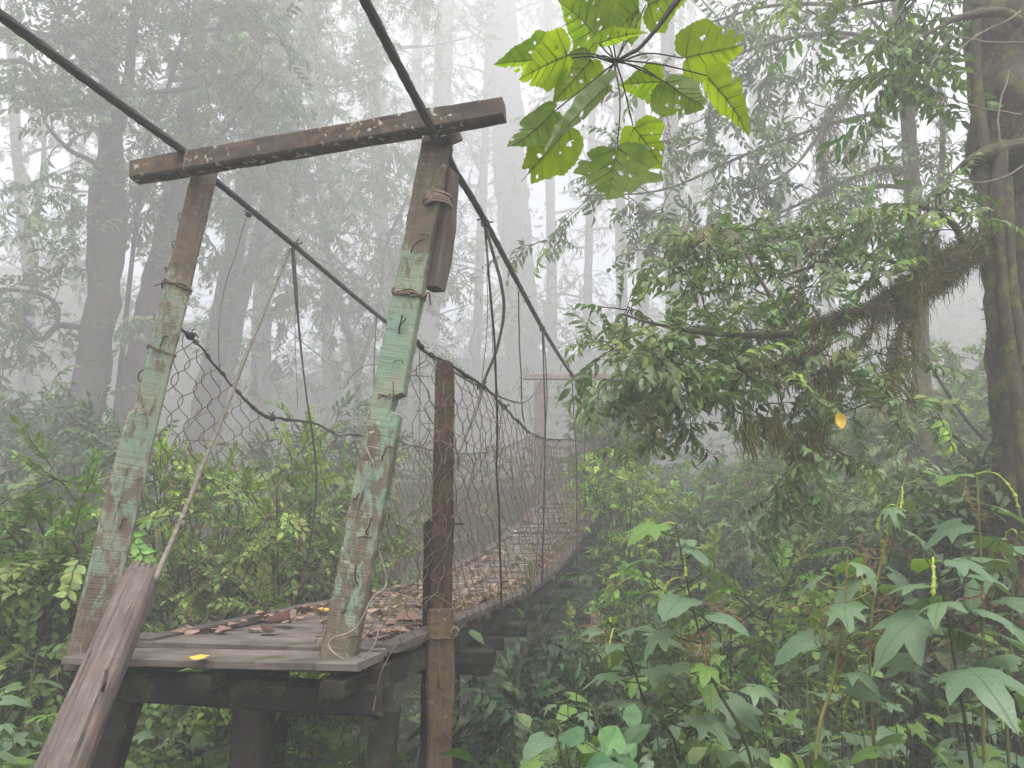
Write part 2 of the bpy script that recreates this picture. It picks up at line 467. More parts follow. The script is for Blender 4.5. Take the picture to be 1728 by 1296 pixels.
# edge beams below the plank ends
for o_ in (-HW + .06, HW - .03):
    rings = []
    for yy in np.linspace(3.5, 17.1, 80):
        c = deck(yy, o_, -.055); r = np.array([(-.05, .05), (.0, .054), (.05, .05), (.05, -.05), (0, -.055), (-.05, -.05)])
        rg = c + r[:, :1] * NX + r[:, 1:] * np.array([0, 0, 1]); rings.append(rg + .006 * fnoise(rg, 3, 6.)[:, None])
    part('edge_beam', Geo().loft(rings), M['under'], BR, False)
gk = Geo()                                            # kerb boards lying on the plank ends
for o_, sd_ in ((HW - .02, 1), (-HW + .03, 2)):
    ys = [3.62, 5.0, 6.6, 8.1, 9.6, 11.1, 12.6, 14.2, 15.8, 17.1]
    for a_, b_ in zip(ys[:-1], ys[1:]):
        g = Geo(); rings = []
        for yy in np.linspace(a_, b_ - .015, 14):
            c = deck(yy, o_ + rs.uniform(-.003, .003), .052); r = np.array([(-.055, .018), (.055, .018), (.058, -.016), (-.055, -.016)])
            rg = c + r[:, :1] * NX + r[:, 1:] * np.array([0, 0, 1]); rings.append(rg + .004 * fnoise(rg, sd_, 9.)[:, None])
        part('kerb_board', g.loft(rings), M['joist'], BR, False)
# bearers
bearer_y = [4.75, 5.3, 5.95, 6.9, 7.8, 8.75, 9.7, 10.7, 11.7, 12.7, 13.7, 14.7, 15.7, 16.6]
for i, yy in enumerate(bearer_y):
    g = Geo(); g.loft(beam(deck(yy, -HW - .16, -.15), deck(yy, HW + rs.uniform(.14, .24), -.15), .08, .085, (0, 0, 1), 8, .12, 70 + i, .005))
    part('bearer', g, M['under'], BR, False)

# cables
def cable_geo(pts, r, n=60, lobes=6, twist=60.):
    g = Geo(); g.tube(spline(pts, n), r, 18, True, lobes=lobes, lobe=.16, twist=twist); return g
def Pm(l): return [P(*q) for q in l]
MR = Pm([(752, 244, 3.50), (766, 285, 3.58), (818, 372, 4.2), (915, 553, 6.5), (965, 632, 8.8), (985, 655, 10.2)]) + [P(1010, 672, 13.0), P(1025, 662, 15.5), P(1040, 641, 17.2)]
ML = Pm([(345, 292, 3.72), (372, 312, 3.85), (500, 417, 5.0), (655, 546, 6.9), (783, 638, 9.5), (867, 678, 12.8), (895, 672, 15.4), (914, 642, 17.2)])
part('main_cable', cable_geo(MR, .0165, 900, 6, 36.), M['cable'], BR)
part('main_cable', cable_geo(ML, .0165, 900, 6, 36.), M['cable'], BR)
# backstays toward the bank behind the viewer
BL = [P(0, 25, 2.45), P(160, 145, 3.0), P(318, 262, 3.60), P(324, 276, 3.63), P(336, 296, 3.70), P(345, 293, 3.74)]
def stay_back(b):
    d = unit(b[0] - b[1]); d = d / abs(d[1]); res = [b[0] + d * k for k in (1., 2., 3.5)]
    e = b[0] + d * 12.0; e[2] = GZ(e[0], e[1]) - .1; m = b[0] + d * 7.5; m[2] = (res[-1][2] + e[2]) / 2 + .15
    return [e, m] + res[::-1]
BL = stay_back(BL) + BL
BRr = [P(613, -5, 2.5), P(672, 110, 2.95), P(727, 214, 3.32), P(735, 232, 3.37), P(744, 243, 3.44), P(752, 245, 3.52)]
BRr = stay_back(BRr) + BRr
for q in (BL, BRr): part('back_stay', cable_geo(q, .019, 1500, 6, 34.), M['cable'], BR)
# handrail cables
HR = Pm([(700, 570, 3.52), (712, 585, 3.75), (752, 612, 4.25), (815, 652, 5.05), (850, 686, 5.75), (890, 725, 6.65), (922, 741, 7.7), (960, 742, 9.7), (1000, 744, 12.0)]) + [P(1035, 722, 17.2)]
HL = Pm([(300, 555, 3.75), (322, 568, 4.05), (350, 598, 4.3), (385, 645, 4.6), (425, 685, 4.9), (462, 706, 5.15), (520, 712, 5.6), (575, 733, 6.2), (640, 738, 6.9), (720, 757, 8.2), (800, 765, 10.3), (850, 755, 12.3)]) + [P(914, 728, 17.2)]
for q in (HR, HL):
    s_ = spline(q, 160); s_ = s_ + .012 * np.stack([fnoise(s_, 5, 6.), fnoise(s_, 6, 6.), fnoise(s_, 7, 6.)], -1)
    g = Geo(); g.tube(s_, .0085, 7, True, jitter=.5); 
    for i in range(8, 150, 9):                           # wire ends wound round the rail
        a = s_[i]; th = np.linspace(0, 12, 14); t = unit(s_[i + 1] - s_[i]); A = unit(np.cross(t, (0, 0, 1))); B = np.cross(t, A)
        g.tube(a + np.outer(np.cos(th) * .013, A) + np.outer(np.sin(th) * .013, B) + np.outer(th * .004, t), .0032, 4)
    part('handrail_cable', g, M['cable'], BR)
# netting: strands hang from the rail to the deck edge and touch their neighbours left and right in turn
def netting(rail, side, y0, y1, n, seed, lo_=0.):
    r = np.random.RandomState(seed); g = Geo(); s_ = spline(rail, 400); o_ = side * (HW + .03)
    ys = [y0]
    while ys[-1] < y1: ys.append(ys[-1] + float(np.interp(ys[-1], [5.5, 8], [.095, .062])))
    rows = 34
    for i, yy in enumerate(ys):
        sp = float(np.interp(yy, [5.5, 8], [.095, .062]))
        near = math.exp(-max(yy - 4.0, 0) / 1.3)
        top = np.array([np.interp(yy, s_[:, 1], s_[:, c]) for c in range(3)])
        bot = deck(yy + r.uniform(-.04, .04), o_, .02 + lo_)
        t = np.linspace(0, 1, rows)[:, None]
        ln = top * (1 - t) + bot * t
        ph = (np.arange(rows) // 2 + i) % 2
        zig = np.where(ph == 0, 1., -1.) * sp * .92
        zig = np.convolve(np.pad(zig, 1, mode='edge'), [.25, .5, .25], 'valid')
        ln = ln + zig[:, None] * AX
        q = ln.copy()
        w = np.sin(np.pi * t[:, 0]) ** .5
        ln = ln + (w * (.055 + .09 * near) * fnoise(q, seed, 2.2))[:, None] * AX + (w * (.045 + .05 * near) * fnoise(q, seed + 1, 1.7) + .04 * side * w)[:, None] * NX
        ln = ln + (.034 * (.5 + near) * w * fnoise(q, seed + 2, 9.))[:, None] * AX + (.02 * w * fnoise(q, seed + 3, 8.))[:, None] * NX
        ln[:, 2] -= .06 * w * (1 + fnoise(q, seed + 4, 1.5))
        if near > .35 and r.rand() < .25: ln = ln[r.randint(0, 8):rows - r.randint(0, 12)]
        g.tube(spline(ln, len(ln) * 2), .003, 3, False)
    return g
o = part('wire_netting', netting(HR, 1, 3.75, 17.0, 140, 21), M['wire'], BR, kind='stuff')
o = part('wire_netting', netting(HL, -1, 4.0, 17.0, 134, 22), M['wire'], BR, kind='stuff')
# hangers
def cab(c, Y): s_ = spline(c, 500); return np.array([np.interp(Y, s_[:, 1], s_[:, q]) for q in range(3)])
def hanger(a, b, r=.0075, bow=.02, seed=0, mat='cable', kinks=1.):
    t = np.linspace(0, 1, 30)[:, None]; p = a * (1 - t) + b * t
    w = np.sin(np.pi * t); p = p + w * (bow * NX + .015 * kinks * np.stack([fnoise(p, seed, 2.), fnoise(p, seed + 1, 2.), 0 * t[:, 0]], -1))
    g = Geo(); g.tube(p, r, 6, True, jitter=.2, seed=seed); return part('hanger', g, M[mat], BR)
for i, (u, v, Y, yb) in enumerate([(819, 374, 4.2, 5.35), (915, 553, 6.5, 6.9), (965, 632, 8.8, 9.4)]):
    t_ = cab(MR, Y); hanger(t_, deck(yb, HW + .12, -.12), .0075, .03, 30 + i)
for i, Y in enumerate((10.4, 11.6, 12.8, 13.9, 15.0, 16.1)): hanger(cab(MR, Y), deck(Y, HW + .12, -.12), .008, 0, 50 + i)
for i, Y in enumerate((6.6, 7.8, 9.0, 10.3, 11.6, 12.8, 13.8, 15.0, 16.1)): hanger(cab(ML, Y), deck(Y, -HW - .1, -.12), .007, 0, 60 + i, 'rope')
g = Geo(); hp = spline(Pm([(494, 418, 4.95), (499, 490, 4.97), (505, 560, 5.0), (516, 660, 5.06), (528, 740, 5.1), (534, 810, 5.12), (526, 900, 5.12), (508, 1000, 5.1)]), 50)
g.tube(hp, np.interp(np.arange(50), [0, 9, 11, 49], [.012, .012, .0085, .0075]), 7, True, jitter=.3); part('hanger', g, M['cable'], BR)
# thin wires hanging from the main cables
def thinwire(l, r=.0028, mat='wire', wav=.01, seed=0, name='loose_wire', parent=BR):
    p = spline(Pm(l), 60); p = p + wav * np.stack([fnoise(p, seed, 4.), fnoise(p, seed + 1, 4.), .3 * fnoise(p, seed + 2, 4.)], -1)
    g = Geo(); g.tube(p, r, 4); return part(name, g, M[mat], parent)
thinwire([(418, 358, 4.2), (395, 430, 4.25), (375, 500, 4.3), (368, 570, 4.3), (370, 625, 4.45)], .0022, 'wire', .01, 3)
thinwire([(500, 430, 5.0), (498, 560, 5.0), (502, 690, 5.2)], .0022, 'wire_pale', .004, 4)
thinwire([(820, 380, 4.22), (823, 470, 4.3), (822, 560, 4.5), (812, 650, 5.0)], .0025, 'wire_pale', .006, 5)
thinwire([(817, 380, 4.22), (828, 520, 4.7), (836, 640, 5.2), (850, 690, 5.7)], .003, 'wire_pale', .006, 6)
thinwire([(875, 490, 5.6), (877, 600, 5.9), (880, 680, 6.2), (884, 712, 6.5)], .0055, 'wire', .012, 7)
thinwire([(916, 560, 6.5), (922, 680, 6.8), (912, 800, 7.0), (905, 960, 7.3)], .006, 'rope', .01, 8)
# the loose grey cord that loops from the cable to the rail and down
g = Geo(); q = spline(Pm([(819, 378, 4.22), (830, 420, 4.3), (846, 480, 4.45), (850, 530, 4.6), (838, 590, 4.8), (818, 640, 5.0), (812, 665, 5.02), (800, 700, 4.95), (782, 745, 4.9), (768, 775, 4.85), (764, 800, 4.8)]), 70)
g.tube(q, .0105, 8, True, jitter=.15); part('hanging_cord', g, M['rope'], BR)
# the grey rope that runs from the left cable down to the log
g = Geo(); q = spline(Pm([(490, 420, 4.93), (455, 505, 4.7), (412, 610, 4.45), (372, 710, 4.2), (335, 800, 3.95), (303, 885, 3.7), (270, 962, 3.5), (262, 980, 3.48)]), 60)
q = q + .012 * np.stack([fnoise(q, 3, 2.), fnoise(q, 4, 2.), 0 * q[:, 0]], -1)
g.tube(q, np.interp(np.arange(60), [0, 25, 59], [.009, .010, .014]), 8, True, jitter=.2); part('stay_rope', g, M['rope'], BR)
# clamps and knots where hangers meet the cables
def knot(p, r, seed, mat='cable', name='cable_clamp', parent=BR):
    g = Geo(); rr = np.random.RandomState(seed)
    for i in range(3):
        th = np.linspace(0, 12.6, 40); ax = frame(rr.randn(3) * .5 + AX, (0, 0, 1))
        l = p + (np.cos(th) * r)[:, None] * ax[:, 1] + (np.sin(th) * r)[:, None] * ax[:, 2] + ((th / 12.6 - .5) * r * 1.6)[:, None] * ax[:, 0]
        g.tube(l, r * .28, 5)
    for i in range(3):
        d = rr.randn(3); d[2] = abs(d[2]); g.tube([p, p + unit(d) * r * 1.6, p + unit(d + rr.randn(3) * .4) * r * 2.6], r * .26, 5)
    return part(name, g, M[mat], parent)
for i, p in enumerate([P(498, 414, 4.97), P(819, 376, 4.2), P(915, 554, 6.5), P(965, 633, 8.8), cab(MR, 5.7), P(420, 362, 4.2)]): knot(p, .02 if i < 4 else .013, i)
for i, p in enumerate([P(322, 567, 4.05), P(460, 705, 5.15), P(813, 652, 5.03), P(851, 687, 5.76), P(303, 885, 3.7)]): knot(p, .018, 20 + i, 'rope' if i == 4 else 'cable', 'wire_knot')
# tangled loose ends of the netting by the posts
rs2 = np.random.RandomState(77)
def tangle(a, b, n, seed):
    g = Geo(); r = np.random.RandomState(seed)
    for i in range(n):
        t = r.uniform(0, 1); p = a * (1 - t) + b * t + r.randn(3) * .05
        pts = [p]; d = unit(r.randn(3) * np.array([1, .6, 1.2]))
        for k in range(9):
            d = unit(d + r.randn(3) * .42 + np.array([0, 0, -.25])); pts.append(pts[-1] + d * r.uniform(.04, .09))
        g.tube(spline(pts, 28), .0022, 3, False)
    return g
part('loose_netting', tangle(P(715, 600, 3.8), P(690, 1030, 3.8), 20, 5), M['wire'], BR, kind='stuff')
part('loose_netting', tangle(P(335, 640, 4.1), P(300, 1000, 4.0), 9, 6), M['wire'], BR, kind='stuff')
part('loose_netting', tangle(P(640, 860, 3.75), P(655, 1060, 3.75), 14, 8), M['wire'], BR, kind='stuff')

# ------------------------------------------------------------------ near gate frame
GL0, GL1 = P(145, 1128, 3.74), P(347, 282, 3.74)
GR0, GR1 = P(570, 1124, 3.50), P(740, 238, 3.50)
GF = thing('gate_frame', (GL0 + GR0) / 2, 'weathered wooden gate frame with flaking green paint and a lichened crossbar', 'gate')
FW = -AX
rows = np.unique(np.concatenate([np.linspace(0, 1, 60), [.468, .472, .476, .48]]))
fL = unit(FW * .75 + NX * .66)
g = Geo().loft(beam(GL0, GL1, .125, .125, fL, rows, .08, 11, .005, wr=([0, .468, .476, 1], [.092, .088, .0625, .058]), df=([0, .3, .31, 1], [.062, .062, .062, .06])))
postL = part('post', g, M['post_left'], GF, False)
rows = np.unique(np.concatenate([np.linspace(0, 1, 60), [.445, .4475, .45, .4525, .478, .4825, .4865, .49]]))
g = Geo().loft(beam(GR0, GR1, .15, .095, unit(FW + NX * .12), rows, .08, 12, .005, wl=([0, .445, .4525, .478, .4865, 1], [.078, .072, .028, .034, .070, .066]), wr=([0, 1], [.078, .066])))
postR = part('post', g, M['post_right'], GF, False)
C0, C1 = P(228, 292, 3.66), P(851, 186, 3.30)
cr = np.unique(np.concatenate([np.linspace(0, 1, 50), [.150, .153, .170, .173, .783, .786, .803, .806]]))
bx = beam(C0, C1, .095, .105, (0, 0, 1), cr, .10, 13, .005, wr=([0, .150, .153, .170, .173, .783, .786, .803, .806, 1], [.048, .048, .030, .030, .048, .048, .024, .024, .048, .048]))
XB = part('crossbar', Geo().loft(bx), M['beam'], GF, False)
part('spacer_block', Geo().loft(beam(P(752, 238, 3.42), P(772, 233, 3.48), .06, .045, (0, 0, 1), 5, .1, 14)), M['board'], GF, False)
part('splint_board', Geo().loft(beam(P(733, 488, 3.56), P(761, 290, 3.56), .082, .10, unit(FW - NX * .25), 24, .1, 15, .006, wl=([0, .6, .9, 1], [.042, .045, .036, .022]))), M['board'], GF, False)

def face_dist(c, h): return h
def wrap(center, x, yv, zv, hy, hz, turns, r, mat, name='wire_tie', seed=0, spread=.012, par=None):
    """wire wound round a squared post; x along the post"""
    rr = np.random.RandomState(seed); pts = []
    n = int(turns * 16)
    for i in range(n):
        th = i / 16 * 2 * np.pi; c, s = math.cos(th), math.sin(th)
        e = 6.0; k = (abs(c) ** e + abs(s) ** e) ** (-1 / e)
        pts.append(center + yv * (c * k * (hy + r)) + zv * (s * k * (hz + r)) + x * (rr.uniform(-1, 1) * spread + .01 * math.sin(th + seed)))
    pts = np.array(pts); end = pts[-1]
    pts = np.vstack([pts, [end + unit(rr.randn(3)) * .04, end + unit(rr.randn(3)) * .06]])
    g = Geo(); g.tube(spline(pts, len(pts) * 3), r, 5); return part(name, g, M[mat], par or GF)
def post_axes(a, b, up):
    x = unit(b - a); z = unit(np.asarray(up) - x * (np.asarray(up) @ x)); return x, np.cross(z, x), z
xl, yl, zl = post_axes(GL0, GL1, fL); xr_, yr, zr = post_axes(GR0, GR1, unit(FW + NX * .12))
def onL(t): return GL0 + (GL1 - GL0) * t
def onR(t): return GR0 + (GR1 - GR0) * t
wrap(onL(.735), xl, yl, zl, .064, .064, 3.2, .0042, 'wire', seed=1, par=postL)
wrap(onL(.602), xl, yl, zl, .064, .064, 1.4, .003, 'wire', seed=2, par=postL)
wrap(onR(.680), xr_, yr, zr, .071, .05, 3.5, .0042, 'wire', seed=3, spread=.02, par=postR)
wrap(onR(.478), xr_, yr, zr, .040, .05, 1.4, .003, 'wire', seed=4, par=postR)
wrap(onR(.985), xr_, yr, zr, .068, .05, 3.2, .0032, 'wire', seed=5, par=postR)
wrap(C0 + (C1 - C0) * .162, unit(C1 - C0), np.cross((0, 0, 1), unit(C1 - C0)), np.array([0, 0, 1.]), .05, .055, 1.2, .003, 'wire_pale', seed=6, par=XB)
g = Geo()
for i in range(9):                                     # strip-bark binding round post and splint
    a = P(718 + rs.uniform(-2, 2), 328 + i * 2.2, 3.445); b = P(757 + rs.uniform(-2, 2), 330 + i * 2.0, 3.50); m = (a + b) / 2 + FW * .055
    g.tube(spline([a - FW * .02, a + FW * .01, m, b + FW * .02, b - FW * .05], 12), .006, 5)
part('binding', g, M['bind'], GF)
# the long pale wire looping over the foot of the right post
g = Geo(); g.tube(spline(Pm([(640, 930, 3.43), (652, 985, 3.44), (628, 1010, 3.42), (600, 1060, 3.42), (560, 1078, 3.42), (556, 1092, 3.42), (572, 1108, 3.41), (600, 1116, 3.42), (628, 1095, 3.42), (640, 1060, 3.43)]), 60), .0035, 5); part('looped_wire', g, M['wire_pale'], GF)
g = Geo(); g.tube(spline(Pm([(640, 757, 3.43), (620, 755, 3.43), (626, 775, 3.42), (630, 790, 3.43), (615, 815, 3.43), (607, 840, 3.43)]), 40), .0038, 5); part('looped_wire', g, M['wire_pale'], GF)
# bent nails and staples
nm = []
for kx in range(3):
    g = Geo(); r = np.random.RandomState(kx)
    pts = [(0, 0, -.01), (0, 0, .012), (.012 + .01 * kx, .004, .022), (.045 + .012 * kx, .01 * r.randn(), .016), (.06 + .01 * kx, .012 * r.randn(), .004)]
    g.tube(spline(np.array(pts), 12), .0036, 5); nm.append(build_mesh('bent_nail', g, M['rust'], True))
rn = np.random.RandomState(9)
for (A, x, y_, z_, hy, hz, ts) in ((onL, xl, yl, zl, .058, .062, np.linspace(.06, .9, 13)), (onR, xr_, yr, zr, .06, .047, np.linspace(.05, .8, 15))):
    for t in ts:
        t = t + rn.uniform(-.02, .02)
        if A is onL and rn.rand() < .5: f, s = y_, z_
        else: f, s = z_, y_
        h = hz if f is z_ else hy
        if f is y_ and t < .47: h = .09
        if A is onR and .44 < t < .5: continue
        c = A(t) + s * rn.uniform(-.045, .04) + f * h
        a = rn.uniform(0, 6.28); d = x * math.cos(a) + s * math.sin(a)
        R = np.stack([d, np.cross(f, d), f], 1)
        inst('bent_nail', nm[rn.randint(3)], postL if A is onL else postR, c, R, rn.uniform(.4, 1.0))

# ------------------------------------------------------------------ trestle under the near end
TR = thing('support_trestle', np.array([-1.3, 3.6, GZ(-1.3, 3.6)]), 'dark damp timber trestle of posts and beams carrying the near end of the bridge', 'trestle')
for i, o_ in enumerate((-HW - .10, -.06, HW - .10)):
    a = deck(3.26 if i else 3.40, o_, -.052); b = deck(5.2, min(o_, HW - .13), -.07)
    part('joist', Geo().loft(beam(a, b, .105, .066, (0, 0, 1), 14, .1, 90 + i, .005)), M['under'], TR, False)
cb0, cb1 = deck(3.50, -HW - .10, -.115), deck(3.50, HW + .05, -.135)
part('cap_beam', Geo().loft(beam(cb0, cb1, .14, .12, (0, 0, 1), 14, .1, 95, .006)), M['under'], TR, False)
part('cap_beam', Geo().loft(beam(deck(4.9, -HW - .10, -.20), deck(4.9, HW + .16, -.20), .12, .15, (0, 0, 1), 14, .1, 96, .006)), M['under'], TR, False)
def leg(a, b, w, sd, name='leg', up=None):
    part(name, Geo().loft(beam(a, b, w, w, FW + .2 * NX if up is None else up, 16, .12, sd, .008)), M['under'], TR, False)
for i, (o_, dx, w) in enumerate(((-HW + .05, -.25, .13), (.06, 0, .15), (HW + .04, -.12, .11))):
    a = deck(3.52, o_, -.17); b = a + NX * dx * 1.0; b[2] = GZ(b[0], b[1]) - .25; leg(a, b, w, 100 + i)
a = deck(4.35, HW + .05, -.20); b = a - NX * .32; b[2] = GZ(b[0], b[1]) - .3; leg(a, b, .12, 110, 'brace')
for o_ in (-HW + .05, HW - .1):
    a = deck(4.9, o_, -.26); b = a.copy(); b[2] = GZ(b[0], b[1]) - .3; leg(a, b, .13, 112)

# ------------------------------------------------------------------ leaning log
l0, l1 = P(244, 963, 3.52), P(105, 1296, 2.95)
l2 = l1 + unit(l1 - l0) * 3; tt = (l1[2] - GZ(l1[0], l1[1])) / max(l0[2] - l1[2], .01); l2 = l1 + (l1 - l0) * tt * 1.15
LG = thing('leaning_log', l2, 'split grey log leaning against the left gate post', 'log')
t = np.linspace(0, 1, 70)[:, None]; pth = l0 * (1 - t) + l2 * t
g = Geo(); sides = 40
ring = []
x = unit(l2 - l0); A = unit(np.cross(x, (0, 0, 1))); B = np.cross(x, A); th = np.linspace(0, 2 * np.pi, sides, endpoint=False)
for i in range(70):
    r = np.interp(i, [0, 1, 4, 25, 69], [.052, .066, .074, .080, .088])
    pf = np.stack([np.cos(th) * 4, np.sin(th) * 4, np.full(sides, i * .10)], -1)
    rr = r * (1 + .05 * fnoise(pf, 3, .7) - .11 * np.clip(fnoise(pf * np.array([2.2, 2.2, .35]), 8, 1.) - .35, 0, 1) * 2)
    e = 3.0; kk = (np.abs(np.cos(th)) ** e + np.abs(np.sin(th)) ** e) ** (-1 / e)
    ring.append(pth[i] + (np.cos(th) * rr * kk)[:, None] * A + (np.sin(th) * rr * kk)[:, None] * B + (x * .05 * rs.uniform(-1, 1, (sides, 1)) if i == 0 else 0))
lt = part('trunk', g.loft(ring), M['log'], LG, False)
kg = Geo(); kp = P(163, 1215, 3.0)
part('iron_spike', Geo().tube(spline([P(180, 1130, 3.09), P(177, 1152, 3.05), P(173, 1166, 3.07)], 8), .006, 6), M['rust'], LG)

# ------------------------------------------------------------------ mossy post with its splice
MP0 = P(741, 1296, 4.25); MP0[2] = GZ(MP0[0], 4.25) - .2
mt = P(751, 614, 4.25); mm = P(745, 1030, 4.25); ml = P(741, 1296, 4.25)
MPT = thing('mossy_post', MP0, 'rotten dark reddish post with moss, wired to a stump beside the bridge deck', 'post')
pp = spline([mt, P(748, 800, 4.25), mm, ml + (ml - mm) * .0, MP0 + np.array([0, 0, 0])], 60); g = Geo(); ring = []
A = np.array([1., 0, 0]); B = np.array([0, 1., 0]); th = np.linspace(0, 2 * np.pi, 28, endpoint=False)
for i, c in enumerate(spline([mt, P(748, 800, 4.25), P(744, 1120, 4.27)], 60)):
    e = 4.5; kk = (np.abs(np.cos(th)) ** e + np.abs(np.sin(th)) ** e) ** (-1 / e)
    r = np.interp(i, [0, 2, 30, 59], [.046, .051, .054, .056]); pf = np.stack([np.cos(th) * 3, np.sin(th) * 3, np.full(28, i * .35)], -1)
    rr = r * kk * (1 + .10 * fnoise(pf, 3, .8) + .04 * fnoise(pf, 4, 3.))
    ring.append(c + (np.cos(th) * rr)[:, None] * A + (np.sin(th) * rr)[:, None] * B)
part('upper_post', g.loft(ring), M['mossy'], MPT, False)
sp0 = P(744, 1028, 4.15); sp1 = P(741, 1296, 4.15); sp1 = sp1 + (sp1 - sp0) * 1.2; sp1[2] = GZ(sp1[0], sp1[1]) - .2
part('splice_stump', Geo().loft(beam(sp1, sp0, .135, .10, -B + .1 * A, 40, .14, 120, .008)), M['splice'], MPT, False)
part('backing_slat', Geo().loft(beam(P(716, 1296, 4.36), P(724, 880, 4.36), .05, .05, -B, 20, .14, 121, .006)), M['under'], MPT, False)
g = Geo(); th = np.linspace(0, 2 * np.pi * 3.3, 90); e = 5.; kk = (np.abs(np.cos(th)) ** e + np.abs(np.sin(th)) ** e) ** (-1 / e)
cw = P(743, 1070, 4.2); pts = cw + np.stack([np.cos(th) * kk * .078, np.sin(th) * kk * .115, .012 * np.sin(th * .9) + rs.uniform(-.006, .006, 90)], -1)
g.tube(pts, .0038, 5)
cw2 = P(768, 1066, 4.1); th = np.linspace(0, 14, 50); g.tube(cw2 + np.stack([np.cos(th) * (.022 - th * .0006), 0 * th - th * .001, np.sin(th) * (.026 - th * .0006)], -1), .0036, 5)
part('wire_tie', g, M['wire'], MPT)
for a, b in (((756, 884, 4.19), (783, 884, 4.16)), ((726, 880, 4.2), (722, 876, 4.15)), ((748, 1238, 4.1), (765, 1252, 4.06)), ((738, 1115, 4.1), (741, 1160, 4.09))):
    part('iron_nail', Geo().tube([P(*a), P(*b)], .005, 6), M['rust'], MPT)
g = Geo(); rm = np.random.RandomState(5)
for i in range(420):                                   # tufts of moss along the left side and the splice
    v = rm.uniform(930, 1290) if rm.rand() < .8 else rm.uniform(640, 930)
    u = (738 + rm.uniform(-12, 2) - (v - 1000) * .008) if v > 1030 else rm.uniform(734, 768)
    yy = 4.2 if v < 1030 else 4.13
    a = P(u, v, yy - .02); d = unit(rm.randn(3) * np.array([1, .6, .7]) + np.array([-.3, -.6, -.3])) * rm.uniform(.01, .028)
    sdv = unit(np.cross(d, rm.randn(3))) * .0022
    g.add([a - sdv, a + sdv, a + d], [(0, 1, 2)])
part('moss', g, M['moss'], MPT, kind='stuff')

# ------------------------------------------------------------------ far gate
FD = 17.25
f0, f1 = P(912, 640, FD), P(1040, 640, FD)
FG = thing('gate_frame', deck(FD), 'reddish far gate frame fading in the fog at the other end of the bridge', 'gate')
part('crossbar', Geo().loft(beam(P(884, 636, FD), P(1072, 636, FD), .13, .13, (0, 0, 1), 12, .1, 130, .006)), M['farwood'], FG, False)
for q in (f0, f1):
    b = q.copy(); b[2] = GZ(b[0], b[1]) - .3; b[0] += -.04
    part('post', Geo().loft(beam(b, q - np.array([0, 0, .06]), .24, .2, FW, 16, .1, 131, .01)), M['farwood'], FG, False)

# ------------------------------------------------------------------ fallen leaves on the deck
def dead_leaf_mesh(seed, mat, curl):
    r = np.random.RandomState(seed); nu, nv = 9, 5
    t = np.linspace(0, 1, nu); w = .34 * np.sin(np.pi * t ** .8) ** .8 + .01
    v = []
    for i in range(nu):
        for j in range(nv):
            s = (j / (nv - 1) - .5) * 2
            v.append((t[i] - .5, s * w[i], .35 * curl * abs(s) ** 1.4 * w[i] * 1.6 + curl * .35 * (t[i] - .5) ** 2))
    v = np.array(v); v[:, 2] += .05 * fnoise(v, seed, 4.); v[:, 2] -= v[:, 2].min(); v *= .092
    ix = np.arange(nu * nv).reshape(nu, nv)
    g = Geo().add(v, np.stack([ix[:-1, :-1], ix[1:, :-1], ix[1:, 1:], ix[:-1, 1:]], -1).reshape(-1, 4))
    return build_mesh('fallen_leaf', g, mat)
DLM = [dead_leaf_mesh(i, M['dead'], c) for i, c in enumerate((.3, .8, 1.3, -.7, .5, 1.6))]
YLM = [dead_leaf_mesh(20 + i, M['yellow'], c) for i, c in enumerate((.5, -.9))]
rl = np.random.RandomState(31)
def lay(me, p, label, group=None, sc=1., name='fallen_leaf', tilt=.25):
    a = rl.uniform(0, 6.28); z = unit(np.array([rl.randn() * tilt, rl.randn() * tilt, 1]))
    o = inst(name, me, None, p, frame(np.array([math.cos(a), math.sin(a), 0]), z), sc)
    tag(o, label, 'leaf', group); return o
def deckpoint(Y, o_, dz=.045): return deck(Y, o_, dz)
for i in range(290):
    Y = 3.85 + 8 * rl.rand() ** 1.5
    q = rl.rand()
    if Y < 5.0: o_ = -HW + abs(rl.randn()) * .22 + .03 if q < .55 else HW - .1 - abs(rl.randn()) * .16
    else: o_ = rl.uniform(-HW + .05, HW - .05) if q < .45 else (HW - .08 - abs(rl.randn()) * .15 if q < .85 else -HW + .08 + abs(rl.randn()) * .1)
    lay(DLM[rl.randint(6)], deckpoint(Y, np.clip(o_, -HW + .03, HW - .03), .042 + rl.uniform(0, .03)), 'curled brown dead leaf lying on the bridge planks', 'dead leaves littering the bridge deck', rl.uniform(.55, 1.25))
g = Geo(); rq = np.random.RandomState(64); qn = 1500
for i in range(qn):
    Y = 4.6 + 11 * rq.rand() ** 1.2; q = rq.rand(); o_ = rq.uniform(-HW + .04, HW - .04) if q < .5 else np.clip(HW - .06 - abs(rq.randn()) * .14, -.6, .62)
    c = deck(Y, o_, .045 + rq.uniform(0, .02)); a = rq.uniform(0, 6.28); l = rq.uniform(.025, .06); d = np.array([math.cos(a), math.sin(a), rq.randn() * .35]) * l; e = np.array([-math.sin(a), math.cos(a), rq.randn() * .5]) * l * .42
    up = np.array([0, 0, l * rq.uniform(.1, .5)])
    g.add([c - d, c + e + up, c + d, c - e + up, c], [(0, 4, 1), (1, 4, 2), (2, 4, 3), (3, 4, 0)], None, np.array([(.20, .125, .09), (.28, .19, .14), (.12, .07, .05), (.30, .24, .16)][rq.randint(4)]))
tag(part('leaf_litter', g, M['leaf'], None, False), 'small brown leaf scraps scattered along the far planks', 'litter', None, 'stuff')
def deckpix(u, v, dz=.05):
    best = None
    for Y in np.linspace(3.4, 14, 400):
        p = P(u, v, Y); d = abs(p[2] - (deck(Y)[2] + dz))
        if best is None or d < best[0]: best = (d, p)
    return best[1]
lay(YLM[1], deckpix(336, 1112), 'yellow fallen leaf alone on the front plank of the bridge', None, 1.0)
